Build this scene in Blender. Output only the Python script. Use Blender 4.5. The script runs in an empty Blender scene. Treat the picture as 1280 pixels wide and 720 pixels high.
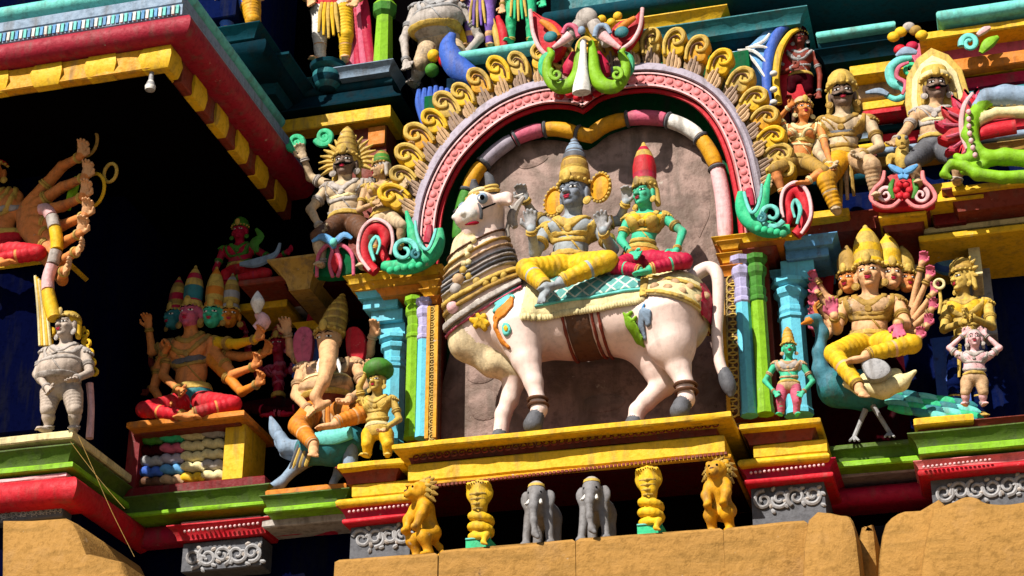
import bpy, math, random
import numpy as np
from mathutils import Vector
random.seed(7); rng=np.random.default_rng(7)
SC=bpy.context.scene; COL=SC.collection
# ---------------------------------------------------------------- camera
EL,YAW,F,DIST=math.radians(26),math.radians(15),2308.0,18.0
T=np.array([0,0,9.2])
vd=np.array([-math.sin(YAW)*math.cos(EL),math.cos(YAW)*math.cos(EL),math.sin(EL)])
CP=T-DIST*vd
vr=np.cross(vd,[0,0,1.]);vr/=np.linalg.norm(vr);vu=np.cross(vr,vd)
cam=bpy.data.cameras.new('camera'); co=bpy.data.objects.new('camera',cam); COL.objects.link(co)
co.location=CP; co.rotation_euler=Vector(vd).to_track_quat('-Z','Y').to_euler()
cam.sensor_width=36; cam.lens=36*F/1280; cam.clip_end=2000; SC.camera=co
def at(px,py,y):
    v=vd*F+vr*(px-640)-vu*(py-360); t=(y-CP[1])/v[1]; return CP+v*t
def sc(px,py,y):                                  # metres per photo pixel on the plane y
    return float(np.linalg.norm(at(px,py,y)-CP))/math.hypot(F,px-640,py-360)
# ---------------------------------------------------------------- light
SUN_AZ,SUN_EL=math.radians(-25),math.radians(42)  # from the viewer's left, in front of the facade
sd=Vector((math.sin(SUN_AZ)*math.cos(SUN_EL),-math.cos(SUN_AZ)*math.cos(SUN_EL),math.sin(SUN_EL)))
w=bpy.data.worlds.new('World'); SC.world=w; w.use_nodes=True
nt=w.node_tree; sky=nt.nodes.new('ShaderNodeTexSky'); sky.sky_type='NISHITA'; sky.sun_disc=False
sky.sun_elevation=SUN_EL; sky.sun_rotation=math.atan2(sd.x,sd.y)
nt.links.new(sky.outputs[0],nt.nodes['Background'].inputs[0]); nt.nodes['Background'].inputs[1].default_value=0.05
sl=bpy.data.lights.new('sun','SUN'); sl.energy=5.0; sl.angle=math.radians(.5); sl.color=(1,.95,.87)
so=bpy.data.objects.new('sun',sl); COL.objects.link(so); so.rotation_euler=sd.to_track_quat('Z','Y').to_euler(); so.location=(-8,-12,25)
SC.view_settings.view_transform='Standard'; SC.view_settings.look='None'; SC.view_settings.exposure=0.62; SC.view_settings.gamma=1
SC.cycles.max_bounces=5; SC.cycles.diffuse_bounces=1; SC.cycles.use_adaptive_sampling=True
# ---------------------------------------------------------------- materials
MATS={}
def N(t,k,**kw):
    n=t.nodes.new(k)
    for a,b in kw.items(): setattr(n,a,b)
    return n
def mat(name,c,rough=.58,wear=.5,bump=.35,scale=1.0,dirt=(.10,.075,.055),kind=None,c2=None,grain=False,spec=.2):
    if name in MATS: return MATS[name]
    m=bpy.data.materials.new(name); m.use_nodes=True; t=m.node_tree; L=t.links; b=t.nodes['Principled BSDF']
    tc=N(t,'ShaderNodeTexCoord'); src=tc.outputs['Object']
    n1=N(t,'ShaderNodeTexNoise'); n1.inputs['Scale'].default_value=3.2*scale; n1.inputs['Detail'].default_value=8; n1.inputs['Roughness'].default_value=.62
    n2=N(t,'ShaderNodeTexNoise'); n2.inputs['Scale'].default_value=19*scale; n2.inputs['Detail'].default_value=6; n2.inputs['Roughness'].default_value=.7
    mp=N(t,'ShaderNodeMapping'); mp.inputs['Scale'].default_value=(1.6,1.6,14) if grain else (9*scale,9*scale,1.3*scale)
    n3=N(t,'ShaderNodeTexNoise'); n3.inputs['Scale'].default_value=1.0; n3.inputs['Detail'].default_value=7; n3.inputs['Roughness'].default_value=.65
    for n in (n1,n2): L.new(src,n.inputs['Vector'])
    L.new(src,mp.inputs['Vector']); L.new(mp.outputs[0],n3.inputs['Vector'])
    base=N(t,'ShaderNodeRGB'); base.outputs[0].default_value=(*c,1); col=base.outputs[0]
    def mix(fac,a,bc,blend='MIX'):
        x=N(t,'ShaderNodeMix',data_type='RGBA',blend_type=blend)
        if isinstance(fac,(int,float)): x.inputs[0].default_value=fac
        else: L.new(fac,x.inputs[0])
        for s,i in ((a,6),(bc,7)):
            if isinstance(s,tuple): x.inputs[i].default_value=(*s,1)
            else: L.new(s,x.inputs[i])
        return x.outputs[2]
    def ramp(o,a,bb,lo=0.,hi=1.):
        r=N(t,'ShaderNodeMapRange'); r.inputs[1].default_value=a; r.inputs[2].default_value=bb; r.inputs[3].default_value=lo; r.inputs[4].default_value=hi
        L.new(o,r.inputs[0]); return r.outputs[0]
    if kind=='checker':                           # diamond weave of a painted cloth
        mm=N(t,'ShaderNodeMapping'); mm.inputs['Rotation'].default_value=(0,math.radians(45),0); mm.inputs['Scale'].default_value=(11,11,11)
        L.new(src,mm.inputs['Vector']); ck=N(t,'ShaderNodeTexBrick'); ck.offset=0; ck.inputs['Scale'].default_value=1; ck.inputs['Mortar Size'].default_value=.09
        ck.inputs['Brick Width'].default_value=1; ck.inputs['Row Height'].default_value=1
        sx=N(t,'ShaderNodeSeparateXYZ'); cx=N(t,'ShaderNodeCombineXYZ'); L.new(mm.outputs[0],sx.inputs[0]); L.new(sx.outputs[0],cx.inputs[0]); L.new(sx.outputs[2],cx.inputs[1])
        L.new(cx.outputs[0],ck.inputs['Vector']); ck.inputs['Color1'].default_value=(*c,1); ck.inputs['Color2'].default_value=(*[v*.75 for v in c],1); ck.inputs['Mortar'].default_value=(*c2,1)
        col=ck.outputs[0]
    if kind=='lattice':
        vo=N(t,'ShaderNodeTexVoronoi'); vo.feature='DISTANCE_TO_EDGE'; vo.inputs['Scale'].default_value=10; vo.inputs['Randomness'].default_value=.25
        L.new(src,vo.inputs['Vector']); col=mix(ramp(vo.outputs['Distance'],.06,.14),col,c2)
    if kind=='rock':
        n4=N(t,'ShaderNodeTexNoise'); n4.inputs['Scale'].default_value=2.2; n4.inputs['Detail'].default_value=9; n4.inputs['Distortion'].default_value=1.5; L.new(src,n4.inputs['Vector'])
        col=mix(ramp(n4.outputs[0],.42,.62),col,c2)
    if kind=='carve':                             # silver scrollwork flecks
        n4=N(t,'ShaderNodeTexWave',wave_type='RINGS'); n4.inputs['Scale'].default_value=5.5; n4.inputs['Distortion'].default_value=16; n4.inputs['Detail'].default_value=2.5; n4.inputs['Detail Scale'].default_value=1.6; L.new(src,n4.inputs['Vector'])
        col=mix(ramp(n4.outputs[0],.45,.6),col,c2)
    # fading (paler sun bleached patches), soot streaks, fine grime
    lum=max(c); pf=min(1,lum/.35); pale=tuple(min(1,v*(.62+.6*(1-pf))+.28*pf*pf) for v in c); dirt=tuple(min(q,lum*.5) for q in dirt); dk=lum<=.1; spec=0 if dk else spec; rough=.95 if dk else rough
    col=mix(ramp(n1.outputs[0],.55,.80,0,.22*wear),col,pale)
    col=mix(ramp(n3.outputs[0],.50,.70,0,.95*wear),col,dirt)
    col=mix(ramp(n2.outputs[0],.50,.66,0,.85*wear),col,tuple(v*.45 for v in c))
    if lum>.09 and wear>.15:                       # small chips that bare the plaster
        n5=N(t,'ShaderNodeTexNoise'); n5.inputs['Scale'].default_value=7.5*scale; n5.inputs['Detail'].default_value=10; n5.inputs['Roughness'].default_value=.72; L.new(src,n5.inputs['Vector'])
        col=mix(ramp(n5.outputs[0],.655,.69,0,.75*min(1,wear*1.4)),col,(.46,.40,.33))
        col=mix(ramp(n5.outputs[0],.36,.30,0,.8*min(1,wear*1.4)),col,(.05,.038,.03))
    L.new(col,b.inputs['Base Color'])
    L.new(ramp(n2.outputs[0],.3,.7,max(.05,rough-.15),min(1,rough+.2)),b.inputs['Roughness'])
    b.inputs['Specular IOR Level'].default_value=spec
    if bump:
        ad=N(t,'ShaderNodeMath',operation='ADD'); L.new(n2.outputs[0],ad.inputs[0]); L.new(n1.outputs[0],ad.inputs[1])
        bp=N(t,'ShaderNodeBump'); bp.inputs['Strength'].default_value=bump; bp.inputs['Distance'].default_value=.02; L.new(ad.outputs[0],bp.inputs['Height']); L.new(bp.outputs[0],b.inputs['Normal'])
    MATS[name]=m; return m
PAL=dict(plaster=(.35,.245,.21),dewlap=(.74,.58,.34),
 yellow=(.72,.42,.012), deepyellow=(.62,.29,.008), orange=(.60,.19,.015), gold=(.55,.36,.07), ochre=(.36,.21,.04), cream=(.72,.60,.30),
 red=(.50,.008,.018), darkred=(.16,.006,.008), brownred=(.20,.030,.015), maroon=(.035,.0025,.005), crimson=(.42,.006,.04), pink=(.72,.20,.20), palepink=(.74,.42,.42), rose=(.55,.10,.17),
 lime=(.20,.42,.010), green=(.05,.20,.02), darkgreen=(.008,.10,.035), jade=(.03,.45,.20), aqua=(.14,.55,.48), teal=(.025,.17,.19), darkteal=(.008,.045,.062), deepteal=(.004,.02,.03),
 cyan=(.13,.52,.66), skyblue=(.10,.30,.56), blue=(.04,.11,.46), navy=(.0012,.002,.016), black=(.0012,.0012,.0018), slate=(.10,.13,.20), bluegrey=(.22,.30,.40),
 white=(.74,.70,.64), grey=(.34,.33,.33), darkgrey=(.10,.10,.11), stonegrey=(.40,.35,.31), beige=(.52,.38,.23), tan=(.50,.31,.16), flesh=(.68,.36,.17), orangeflesh=(.64,.22,.055), palebull=(.80,.60,.52), purple=(.20,.10,.42), lilac=(.42,.38,.60), lilacgrey=(.36,.31,.37), bluebody=(.31,.34,.36), greenskin=(.05,.46,.26), darkskin=(.15,.12,.12), brown=(.11,.045,.02), sand=(.37,.19,.045), ganagrey=(.46,.37,.30), olive=(.075,.125,.016), slateteal=(.05,.19,.25), darkface=(.17,.11,.08), blueface=(.17,.19,.23), brownstem=(.30,.20,.14), elephant=(.20,.19,.19), eavered=(.30,.008,.025), dkblue=(.003,.007,.045))
SPECIAL=dict(
 cloth_teal=dict(c=(.10,.36,.33),kind='checker',c2=(.55,.62,.50)),
 lattice=dict(c=(.58,.36,.07),kind='lattice',c2=(.09,.03,.012),wear=.3),
 rock=dict(c=(.31,.205,.17),kind='rock',c2=(.17,.115,.09),wear=.9,bump=1.0,scale=.55),
 carved_silver=dict(c=(.07,.07,.085),kind='carve',c2=(.42,.42,.46),bump=.6),
 sand=dict(c=PAL['sand'],wear=.6,bump=.9,scale=.8,grain=True,rough=.8,dirt=(.22,.10,.02)),
 palebull=dict(c=PAL['palebull'],wear=.28,bump=.15,rough=.42), soffit=dict(c=(.0016,.0012,.0014),wear=.2), black=dict(c=PAL['black'],wear=.1),  # soffit: near-black, so that undersides look deep in shade
 eyewhite=dict(c=(.85,.83,.80),wear=.05,bump=0), pupil=dict(c=(.004,.004,.004),wear=0,bump=0), ground=dict(c=(.20,.16,.12),rough=.95,scale=.4))
WEAR=dict(red=.55,yellow=.6,deepyellow=.65,lime=.55,pink=.6,beige=.85,tan=.85,stonegrey=.85,gold=.8,ochre=.85,cream=.6,flesh=.55,grey=.8,cyan=.45,orangeflesh=.6)
def M(n):
    if n in MATS: return MATS[n]
    if n in SPECIAL: return mat(n,**SPECIAL[n])
    return mat(n,PAL[n],wear=WEAR.get(n,.62))
# ---------------------------------------------------------------- objects
def tag(o,label=None,cat=None,group=None,kind=None):
    for k,v in (('label',label),('category',cat),('group',group),('kind',kind)):
        if v: o[k]=v
    return o
def empty(name,loc,label=None,cat=None,group=None):
    o=bpy.data.objects.new(name,None); COL.objects.link(o); o.location=Vector([float(v) for v in loc]); o.empty_display_size=.2
    return tag(o,label,cat,group)
def link(name,me,parent=None):
    o=bpy.data.objects.new(name,me); COL.objects.link(o)
    if parent is not None:
        o.parent=parent; q=parent; off=Vector((0,0,0))
        while q is not None: off=off+q.location; q=q.parent
        o.location=-off
    return o
class MB:                                          # collects world-space geometry for one mesh object
    def __init__(s): s.v=[];s.f=[];s.m=[];s.mats=[]
    def mi(s,n):
        if n not in s.mats: s.mats.append(n)
        return s.mats.index(n)
    def add(s,v,f,m):
        b=len(s.v); i=s.mi(m) if isinstance(m,str) else None
        s.v.extend([tuple(map(float,p)) for p in v])
        for j,q in enumerate(f):
            s.f.append(tuple(b+a for a in q)); s.m.append(i if i is not None else s.mi(m[j]))
    def bay(s,X0,X1,yf,yb,z0,z1,prof,m):           # a moulding that wraps front and both returns; prof = [(out, t)]
        v=[];f=[];n=len(prof); nx=int(min(60,max(1,(X1-X0)/.14))); ph=random.uniform(0,9); am=(.014 if m=='sand' else .0045) if nx>2 and z1-z0>.03 else 0; q=nx+3
        for o,t in prof:                            # hand-run plaster: edges waver by a few millimetres
            z=z0+(z1-z0)*t; v.append((X0-o,yb,z))
            for i in range(nx+1):
                x=X0-o+(X1-X0+2*o)*i/nx; d=am*(math.sin(5.1*x+ph)+.7*math.sin(13.7*x+2*ph+3*t)+.5*math.sin(31*x+ph+5*t)); v.append((x,yf-o+d,z+d*.8))
            v.append((X1+o,yb,z))
        for i in range(n-1):
            for k in range(q):
                a=i*q+k; c=i*q+(k+1)%q; f.append((a,c,c+q,a+q))
        f.append(tuple(range(q))[::-1]); f.append(tuple(q*(n-1)+k for k in range(q))); s.add(v,f,m)
    def box(s,X0,X1,Y0,Y1,z0,z1,m,b=.012):
        b=min(b,(X1-X0)*.3,(z1-z0)*.3,abs(Y1-Y0)*.3)
        s.bay(X0+b,X1-b,Y0+b,Y1,z0,z1,[(0,0),(b,b/(z1-z0)),(b,1-b/(z1-z0)),(0,1)],m)
    def tube(s,P,R,m,n=10,flat=1.0,cap=True):      # swept circle along 3-D points with radii; flat squashes it in y
        P=[np.array(p,float) for p in P]; K=len(P); v=[];f=[]
        nrm=np.array([0,1.,0]); prev=None
        for i in range(K):
            t=P[min(i+1,K-1)]-P[max(i-1,0)]; t/=(np.linalg.norm(t)+1e-9)
            if prev is None:
                a=np.array([0,1.,0]) if abs(t[1])<.9 else np.array([1.,0,0])
            else: a=prev
            a=a-t*np.dot(a,t); a/=(np.linalg.norm(a)+1e-9); c=np.cross(t,a); prev=a
            for k in range(n):
                g=2*math.pi*k/n; off=(a*math.cos(g)+c*math.sin(g))*R[i]; off[1]*=flat; v.append(P[i]+off)
        for i in range(K-1):
            for k in range(n):
                a=i*n+k; b=i*n+(k+1)%n; f.append((a,b,b+n,a+n))
        if cap: f.append(tuple(range(n))[::-1]); f.append(tuple((K-1)*n+k for k in range(n)))
        s.add(v,f,m)
    def ell(s,c,r,m,ax=None,nu=14,nv=9):
        c=np.array(c,float); ax=np.eye(3) if ax is None else np.array(ax); v=[];f=[]
        for j in range(nv+1):
            th=math.pi*j/nv
            for i in range(nu):
                ph=2*math.pi*i/nu; q=(r[0]*math.sin(th)*math.cos(ph),r[1]*math.sin(th)*math.sin(ph),r[2]*math.cos(th))
                v.append(c+ax[0]*q[0]+ax[1]*q[1]+ax[2]*q[2])
        for j in range(nv):
            for i in range(nu):
                a=j*nu+i; b=j*nu+(i+1)%nu; f.append((a,a+nu,b+nu,b))
        s.add(v,f,m)
    def lathe(s,c,ax,prof,ms,n=24,sq=1.0):         # prof [(r,h)] about ax[2] from c; ms one material or one per segment
        v=[];f=[];mm=[]
        for r,h in prof:
            for i in range(n):
                g=2*math.pi*i/n; v.append(c+ax[0]*(r*math.cos(g))+ax[1]*(r*sq*math.sin(g))+ax[2]*h)
        for j in range(len(prof)-1):
            for i in range(n):
                a=j*n+i; b=j*n+(i+1)%n; f.append((a,b,b+n,a+n)); mm.append(ms if isinstance(ms,str) else ms[j%len(ms)])
        f.append(tuple(range(n))[::-1]); mm.append(mm[0]); f.append(tuple((len(prof)-1)*n+i for i in range(n))); mm.append(mm[-2])
        s.add(v,f,mm)
    def torus(s,c,ax,R,r,m,n=20,k=8,sq=1.0):
        P=[c+ax[0]*(R*math.cos(2*math.pi*i/n))+ax[1]*(R*sq*math.sin(2*math.pi*i/n)) for i in range(n)]
        v=[];f=[]
        for i in range(n):
            d=P[i]-c; d=d/(np.linalg.norm(d)+1e-9)
            for j in range(k):
                g=2*math.pi*j/k; v.append(P[i]+d*(r*math.cos(g))+ax[2]*(r*math.sin(g)))
        for i in range(n):
            for j in range(k):
                a=i*k+j; b=i*k+(j+1)%k; c2=((i+1)%n)*k+(j+1)%k; d2=((i+1)%n)*k+j; f.append((a,d2,c2,b))
        s.add(v,f,m)
    def plate(s,P2,y,th,m,bev=.02):                # outline (world x,z points) made a slab th thick with rounded front edge
        P=[np.array(p,float) for p in P2]; n=len(P)
        ar=sum(P[i][0]*P[(i+1)%n][1]-P[(i+1)%n][0]*P[i][1] for i in range(n))
        if ar<0: P=P[::-1]
        nr=[]
        for i in range(n):
            t=P[(i+1)%n]-P[i-1]; t/=(np.linalg.norm(t)+1e-9); nr.append(np.array([-t[1],t[0]]))
        rings=[(0,y+th),(0,y+bev),(bev*.3,y+bev*.3),(bev,y)]
        v=[];f=[]
        for ins,yy in rings:
            for i in range(n): q=P[i]+nr[i]*ins; v.append((q[0],yy,q[1]))
        for j in range(3):
            for i in range(n):
                a=j*n+i; b=j*n+(i+1)%n; f.append((a,b,b+n,a+n))
        f.append(tuple(range(n))[::-1]); f.append(tuple(3*n+i for i in range(n))); s.add(v,f,m)
    def build(s,name,parent=None,smooth=40):
        me=bpy.data.meshes.new(name); me.from_pydata(s.v,[],s.f); me.polygons.foreach_set('material_index',s.m)
        for n in s.mats: me.materials.append(M(n))
        me.update(); me.polygons.foreach_set('use_smooth',[True]*len(me.polygons)); me.set_sharp_from_angle(angle=math.radians(smooth))
        return link(name,me,parent)
def spl(P,n=6,closed=False):                       # Catmull-Rom through tuples
    P=[np.array(p,float) for p in P]; K=len(P); out=[]
    for i in range(K if closed else K-1):
        g=(lambda j:P[j%K]) if closed else (lambda j:P[min(max(j,0),K-1)])
        a,b,c,d=g(i-1),g(i),g(i+1),g(i+2)
        for j in range(n):
            t=j/n; out.append(.5*((2*b)+(-a+c)*t+(2*a-5*b+4*c-d)*t*t+(-a+3*b-3*c+d)*t**3))
    if not closed: out.append(P[-1])
    return out
def ptube(mb,pts,y,m,n=8,sm=5,flat=1.0):           # pts (px,py,r_px[,dy])
    q=[p if len(p)==4 else (*p,0) for p in pts]
    q=spl(q,sm) if len(q)>2 and sm>1 else [np.array(p,float) for p in q]
    mb.tube([at(p[0],p[1],y+p[3]) for p in q],[max(.15,p[2])*sc(p[0],p[1],y+p[3]) for p in q],m,n,flat)
def spiral(cx,cy,r0,r1,a0,turns,t0,t1,n=14,dy=0):  # pixel points of a scroll
    out=[]
    for i in range(n+1):
        t=i/n; a=math.radians(a0)+turns*2*math.pi*t; r=r0+(r1-r0)*t; out.append((cx+r*math.cos(a),cy-r*math.sin(a),t0+(t1-t0)*t,dy))
    return out
def pell(mb,px,py,rx,ry,y,m,ry3=None,dy=0):
    s_=sc(px,py,y+dy); mb.ell(at(px,py,y+dy),(rx*s_,(ry3 if ry3 else min(rx,ry))*s_,ry*s_),m)
def pplate(mb,pts,y,th,m,bev=.02,sm=4):
    q=spl(pts,sm,True) if sm else pts
    P=[at(p[0],p[1],y) for p in q]; mb.plate([(p[0],p[2]) for p in P],y,th,m,bev)
SL=-.112
def XZ(x0,x1,xr,yt,yb,y):
    a=at(x0,(yt+yb)/2+(x0-xr)*SL,y); b=at(x1,(yt+yb)/2+(x1-xr)*SL,y)
    return a[0],b[0],at(xr,yb,y)[2],at(xr,yt,y)[2]
PROF=dict(
 roll=lambda h:[(0,0)]+[(h*.5*math.sin(math.pi*i/8),.5-.5*math.cos(math.pi*i/8)) for i in range(1,8)]+[(0,1)],
 up=lambda h:[(0,0),(.02*h,.12),(.1*h,.35),(.35*h,.7),(.62*h,.92),(.62*h,1)],
 down=lambda h:[(.62*h,0),(.62*h,.08),(.35*h,.3),(.1*h,.65),(.02*h,.88),(0,1)],
 box=lambda h:[(0,0),(.012,min(.3,.012/h)),(.012,1-min(.3,.012/h)),(0,1)])
def band(parent,name,x0,x1,xr,yt,yb,y,d,m,prof='box',mb=None):
    X0,X1,z0,z1=XZ(x0,x1,xr,yt,yb,y); own=mb is None; mb=mb or MB()
    mb.bay(X0,X1,y,y+d,z0,z1,PROF[prof](z1-z0),m)
    return mb.build(name,parent,30) if own else None
# ---------------------------------------------------------------- carved figures: smooth distance fields meshed into one continuous surface
class Field:
    def __init__(s,lo,hi,h):
        s.h=h; s.lo=np.array(lo,float)-3*h; s.n=np.ceil((np.array(hi)+3*h-s.lo)/h).astype(int)+1
        s.ax=[(s.lo[i]+h*np.arange(s.n[i])).astype(np.float32) for i in range(3)]
        s.f=np.full(s.n,9.,np.float32); s.o=np.zeros(s.n,np.uint8)
    def copy(s):
        c=object.__new__(Field); c.h=s.h;c.lo=s.lo;c.n=s.n;c.ax=s.ax;c.f=s.f.copy();c.o=s.o.copy(); return c
    def sub(s,lo,hi):
        i0=np.maximum(np.floor((np.array(lo)-s.lo)/s.h).astype(int),0); i1=np.minimum(np.ceil((np.array(hi)-s.lo)/s.h).astype(int)+1,s.n)
        return tuple(slice(a,max(a,b)) for a,b in zip(i0,i1))
    def XYZ(s,sl): return s.ax[0][sl[0]][:,None,None],s.ax[1][sl[1]][None,:,None],s.ax[2][sl[2]][None,None,:]
    def put(s,lo,hi,fn,k,m):
        g=k+3*s.h; sl=s.sub(np.array(lo)-g,np.array(hi)+g)
        if min(q.stop-q.start for q in sl)<=0: return
        d=fn(*s.XYZ(sl)); f=s.f[sl]; ow=s.o[sl]
        ow[d<f]=m
        if k>0:
            q=np.maximum(k-np.abs(f-d),0)/k; s.f[sl]=np.minimum(f,d)-q*q*k*.25
        else: s.f[sl]=np.minimum(f,d)
    def cone(s,a,b,ra,rb,k=.03,m=0,amp=0,cyc=0):
        a=np.array(a,float);b=np.array(b,float); ba=b-a; L2=float(ba@ba)+1e-9; R=max(ra,rb)+amp
        def fn(X,Y,Z):
            px,py,pz=X-a[0],Y-a[1],Z-a[2]
            t=np.clip((px*ba[0]+py*ba[1]+pz*ba[2])/L2,0,1)
            r=ra+(rb-ra)*t
            if amp: r=r+amp*np.abs(np.sin(math.pi*cyc*t))
            return np.sqrt((px-ba[0]*t)**2+(py-ba[1]*t)**2+(pz-ba[2]*t)**2)-r
        s.put(np.minimum(a,b)-R,np.maximum(a,b)+R,fn,k,m)
    def chain(s,P,R,k=.03,m=0,amp=0,cyc=0):
        for i in range(len(P)-1): s.cone(P[i],P[i+1],R[i],R[i+1],k,m,amp,cyc)
    def ell(s,c,r,ax=None,k=.03,m=0):
        c=np.array(c,float); r=np.array(r,float); A=np.eye(3) if ax is None else np.array(ax)
        R=np.sqrt(((A*r[:,None])**2).sum(0)); mn=float(r.min())
        def fn(X,Y,Z):
            px,py,pz=X-c[0],Y-c[1],Z-c[2]
            u=[(px*A[i][0]+py*A[i][1]+pz*A[i][2])/r[i] for i in range(3)]
            k0=np.sqrt(u[0]**2+u[1]**2+u[2]**2); k1=np.sqrt((u[0]/r[0])**2+(u[1]/r[1])**2+(u[2]/r[2])**2)
            return np.where(k1>1e-6,k0*(k0-1)/np.maximum(k1,1e-6),-mn)
        s.put(c-R,c+R,fn,k,m)
    def clip(s,off,fn):                             # a coat: this surface grown by off and cut by the region fn<0
        c=s.copy(); X,Y,Z=s.XYZ(tuple(slice(0,n) for n in s.n)); c.f=np.maximum(s.f-off,fn(X,Y,Z)).astype(np.float32); return c
    def mesh(s,name,mats,parent=None,smooth=True):
        Xn,Yn,Zn=s.XYZ(tuple(slice(0,q) for q in s.n)); f=s.f+np.float32(s.h*getattr(s,'rough',.10))*(np.sin(23*Xn+3*np.sin(19*Zn))+np.sin(29*Yn+2*np.sin(21*Xn))*np.sin(25*Zn)+np.sin(61*Xn+9*Zn)*np.sin(57*Zn-11*Yn)); f=f.astype(np.float32); neg=f<0
        if not neg.any(): return None
        idx=np.argwhere(neg); i0=np.maximum(idx.min(0)-2,0); i1=np.minimum(idx.max(0)+3,s.n)
        sl=tuple(slice(a,b) for a,b in zip(i0,i1)); f=f[sl]; neg=neg[sl]; ow=s.o[sl]; n=np.array(f.shape)
        cnt=np.zeros(n-1,np.uint8)
        C=[(a,b,c) for a in (0,1) for b in (0,1) for c in (0,1)]
        for a,b,c in C: cnt+=neg[a:n[0]-1+a,b:n[1]-1+b,c:n[2]-1+c]
        act=(cnt>0)&(cnt<8); cells=np.argwhere(act); nv=len(cells)
        if nv==0: return None
        ids=np.full(n-1,-1,np.int64); ids[act]=np.arange(nv)
        val={q:f[cells[:,0]+q[0],cells[:,1]+q[1],cells[:,2]+q[2]] for q in C}
        acc=np.zeros((nv,3)); wn=np.zeros(nv)
        for q in C:
            for d in range(3):
                if q[d]==0:
                    q2=list(q);q2[d]=1;q2=tuple(q2); va,vb=val[q],val[q2]; cr=(va<0)!=(vb<0)
                    t=np.where(cr,va/np.where(cr,va-vb,1),0)
                    p=np.array(q,float)[None,:].repeat(nv,0); p[:,d]+=t; acc+=np.where(cr[:,None],p,0); wn+=cr
        V=(cells+acc/wn[:,None]+i0)*s.h+s.lo
        F_=[]
        for d in range(3):
            e1,e2=[(1,2),(2,0),(0,1)][d]
            A=np.take(neg,range(n[d]-1),d); B=np.take(neg,range(1,n[d]),d)
            E=np.argwhere(A!=B); E=E[(E[:,e1]>0)&(E[:,e2]>0)&(E[:,e1]<n[e1]-1)&(E[:,e2]<n[e2]-1)]
            if len(E)==0: continue
            def g(o1,o2):
                q=E.copy(); q[:,e1]+=o1; q[:,e2]+=o2; return ids[q[:,0],q[:,1],q[:,2]]
            Q=np.stack([g(-1,-1),g(0,-1),g(0,0),g(-1,0)],1); fl=~A[E[:,0],E[:,1],E[:,2]]
            Q[fl]=Q[fl][:,::-1]; F_.append(Q)
        Q=np.concatenate(F_); Q=Q[(Q>=0).all(1)]
        me=bpy.data.meshes.new(name); me.vertices.add(nv); me.vertices.foreach_set('co',V.astype(np.float32).ravel())
        me.loops.add(len(Q)*4); me.loops.foreach_set('vertex_index',Q.astype(np.int32).ravel())
        me.polygons.add(len(Q)); me.polygons.foreach_set('loop_start',np.arange(0,len(Q)*4,4,dtype=np.int32))
        if len(mats)>1:
            c0=cells[Q[:,0]]; me.polygons.foreach_set('material_index',np.minimum(ow[c0[:,0],c0[:,1],c0[:,2]],len(mats)-1).astype(np.int32))
        for q in mats: me.materials.append(M(q))
        me.update(calc_edges=True); me.polygons.foreach_set('use_smooth',[smooth]*len(me.polygons))
        return link(name,me,parent)
nz=lambda v:np.array(v,float)/(np.linalg.norm(v)+1e-9)
def hand(Fd,wr,d,n,L,curl=.3,m=0,side=1,spread=.12):
    """palm, four bent fingers of unequal length and a thumb from the side of the palm"""
    d=nz(d); n=nz(np.array(n,float)-d*np.dot(n,d)); s_=np.cross(d,n)*side
    r=L*.088; ax=[s_,n,d]
    Fd.ell(wr+d*L*.25,(L*.235,L*.11,L*.30),ax,L*.08,m)
    for i,ln in enumerate((.40,.46,.43,.33)):
        o=(i-1.5)*L*.125; a=wr+d*L*.46+s_*o; dd=nz(d+s_*(i-1.5)*spread)
        b=a+dd*L*ln*.52+n*L*ln*.52*curl*.5; c=b+nz(dd*(1-curl)+n*curl*1.4)*L*ln*.5
        Fd.cone(a,b,r,r*.92,L*.03,m); Fd.cone(b,c,r*.92,r*.72,L*.02,m)
    a=wr+d*L*.16-s_*L*.2; b=a+nz(d*.7-s_*.75+n*.35)*L*.26; c=b+nz(d+n*.3)*L*.2
    Fd.cone(a,b,r*1.15,r*1.05,L*.05,m); Fd.cone(b,c,r*1.05,r*.75,L*.02,m)
    return wr+d*L*.5+n*L*.12
CROWN=dict(
 tall=[(1,0),(1.12,.03),(1.12,.09),(.96,.11),(1.02,.16),(1.0,.28),(.9,.31),(.94,.34),(.90,.46),(.78,.5),(.82,.53),(.74,.64),(.6,.68),(.62,.71),(.5,.8),(.36,.84),(.36,.87),(.22,.92),(.24,.95),(.05,1)],
 cone=[(1,0),(1.1,.04),(1.06,.10),(.95,.14),(.95,.2),(.86,.34),(.9,.38),(.76,.52),(.8,.56),(.6,.72),(.63,.76),(.4,.88),(.2,.96),(.04,1)],
 bud=[(1,0),(1.12,.05),(1.05,.14),(.95,.18),(1.02,.30),(1.0,.48),(.86,.64),(.62,.78),(.36,.88),(.2,.93),(.16,.97),(.03,1)],
 low=[(1,0),(1.15,.1),(1.12,.3),(1.0,.36),(.95,.6),(.7,.8),(.42,.92),(.05,1)],
 turban=[(.95,0),(1.25,.08),(1.55,.25),(1.62,.45),(1.45,.68),(1.0,.88),(.45,.98),(.05,1)])
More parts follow.
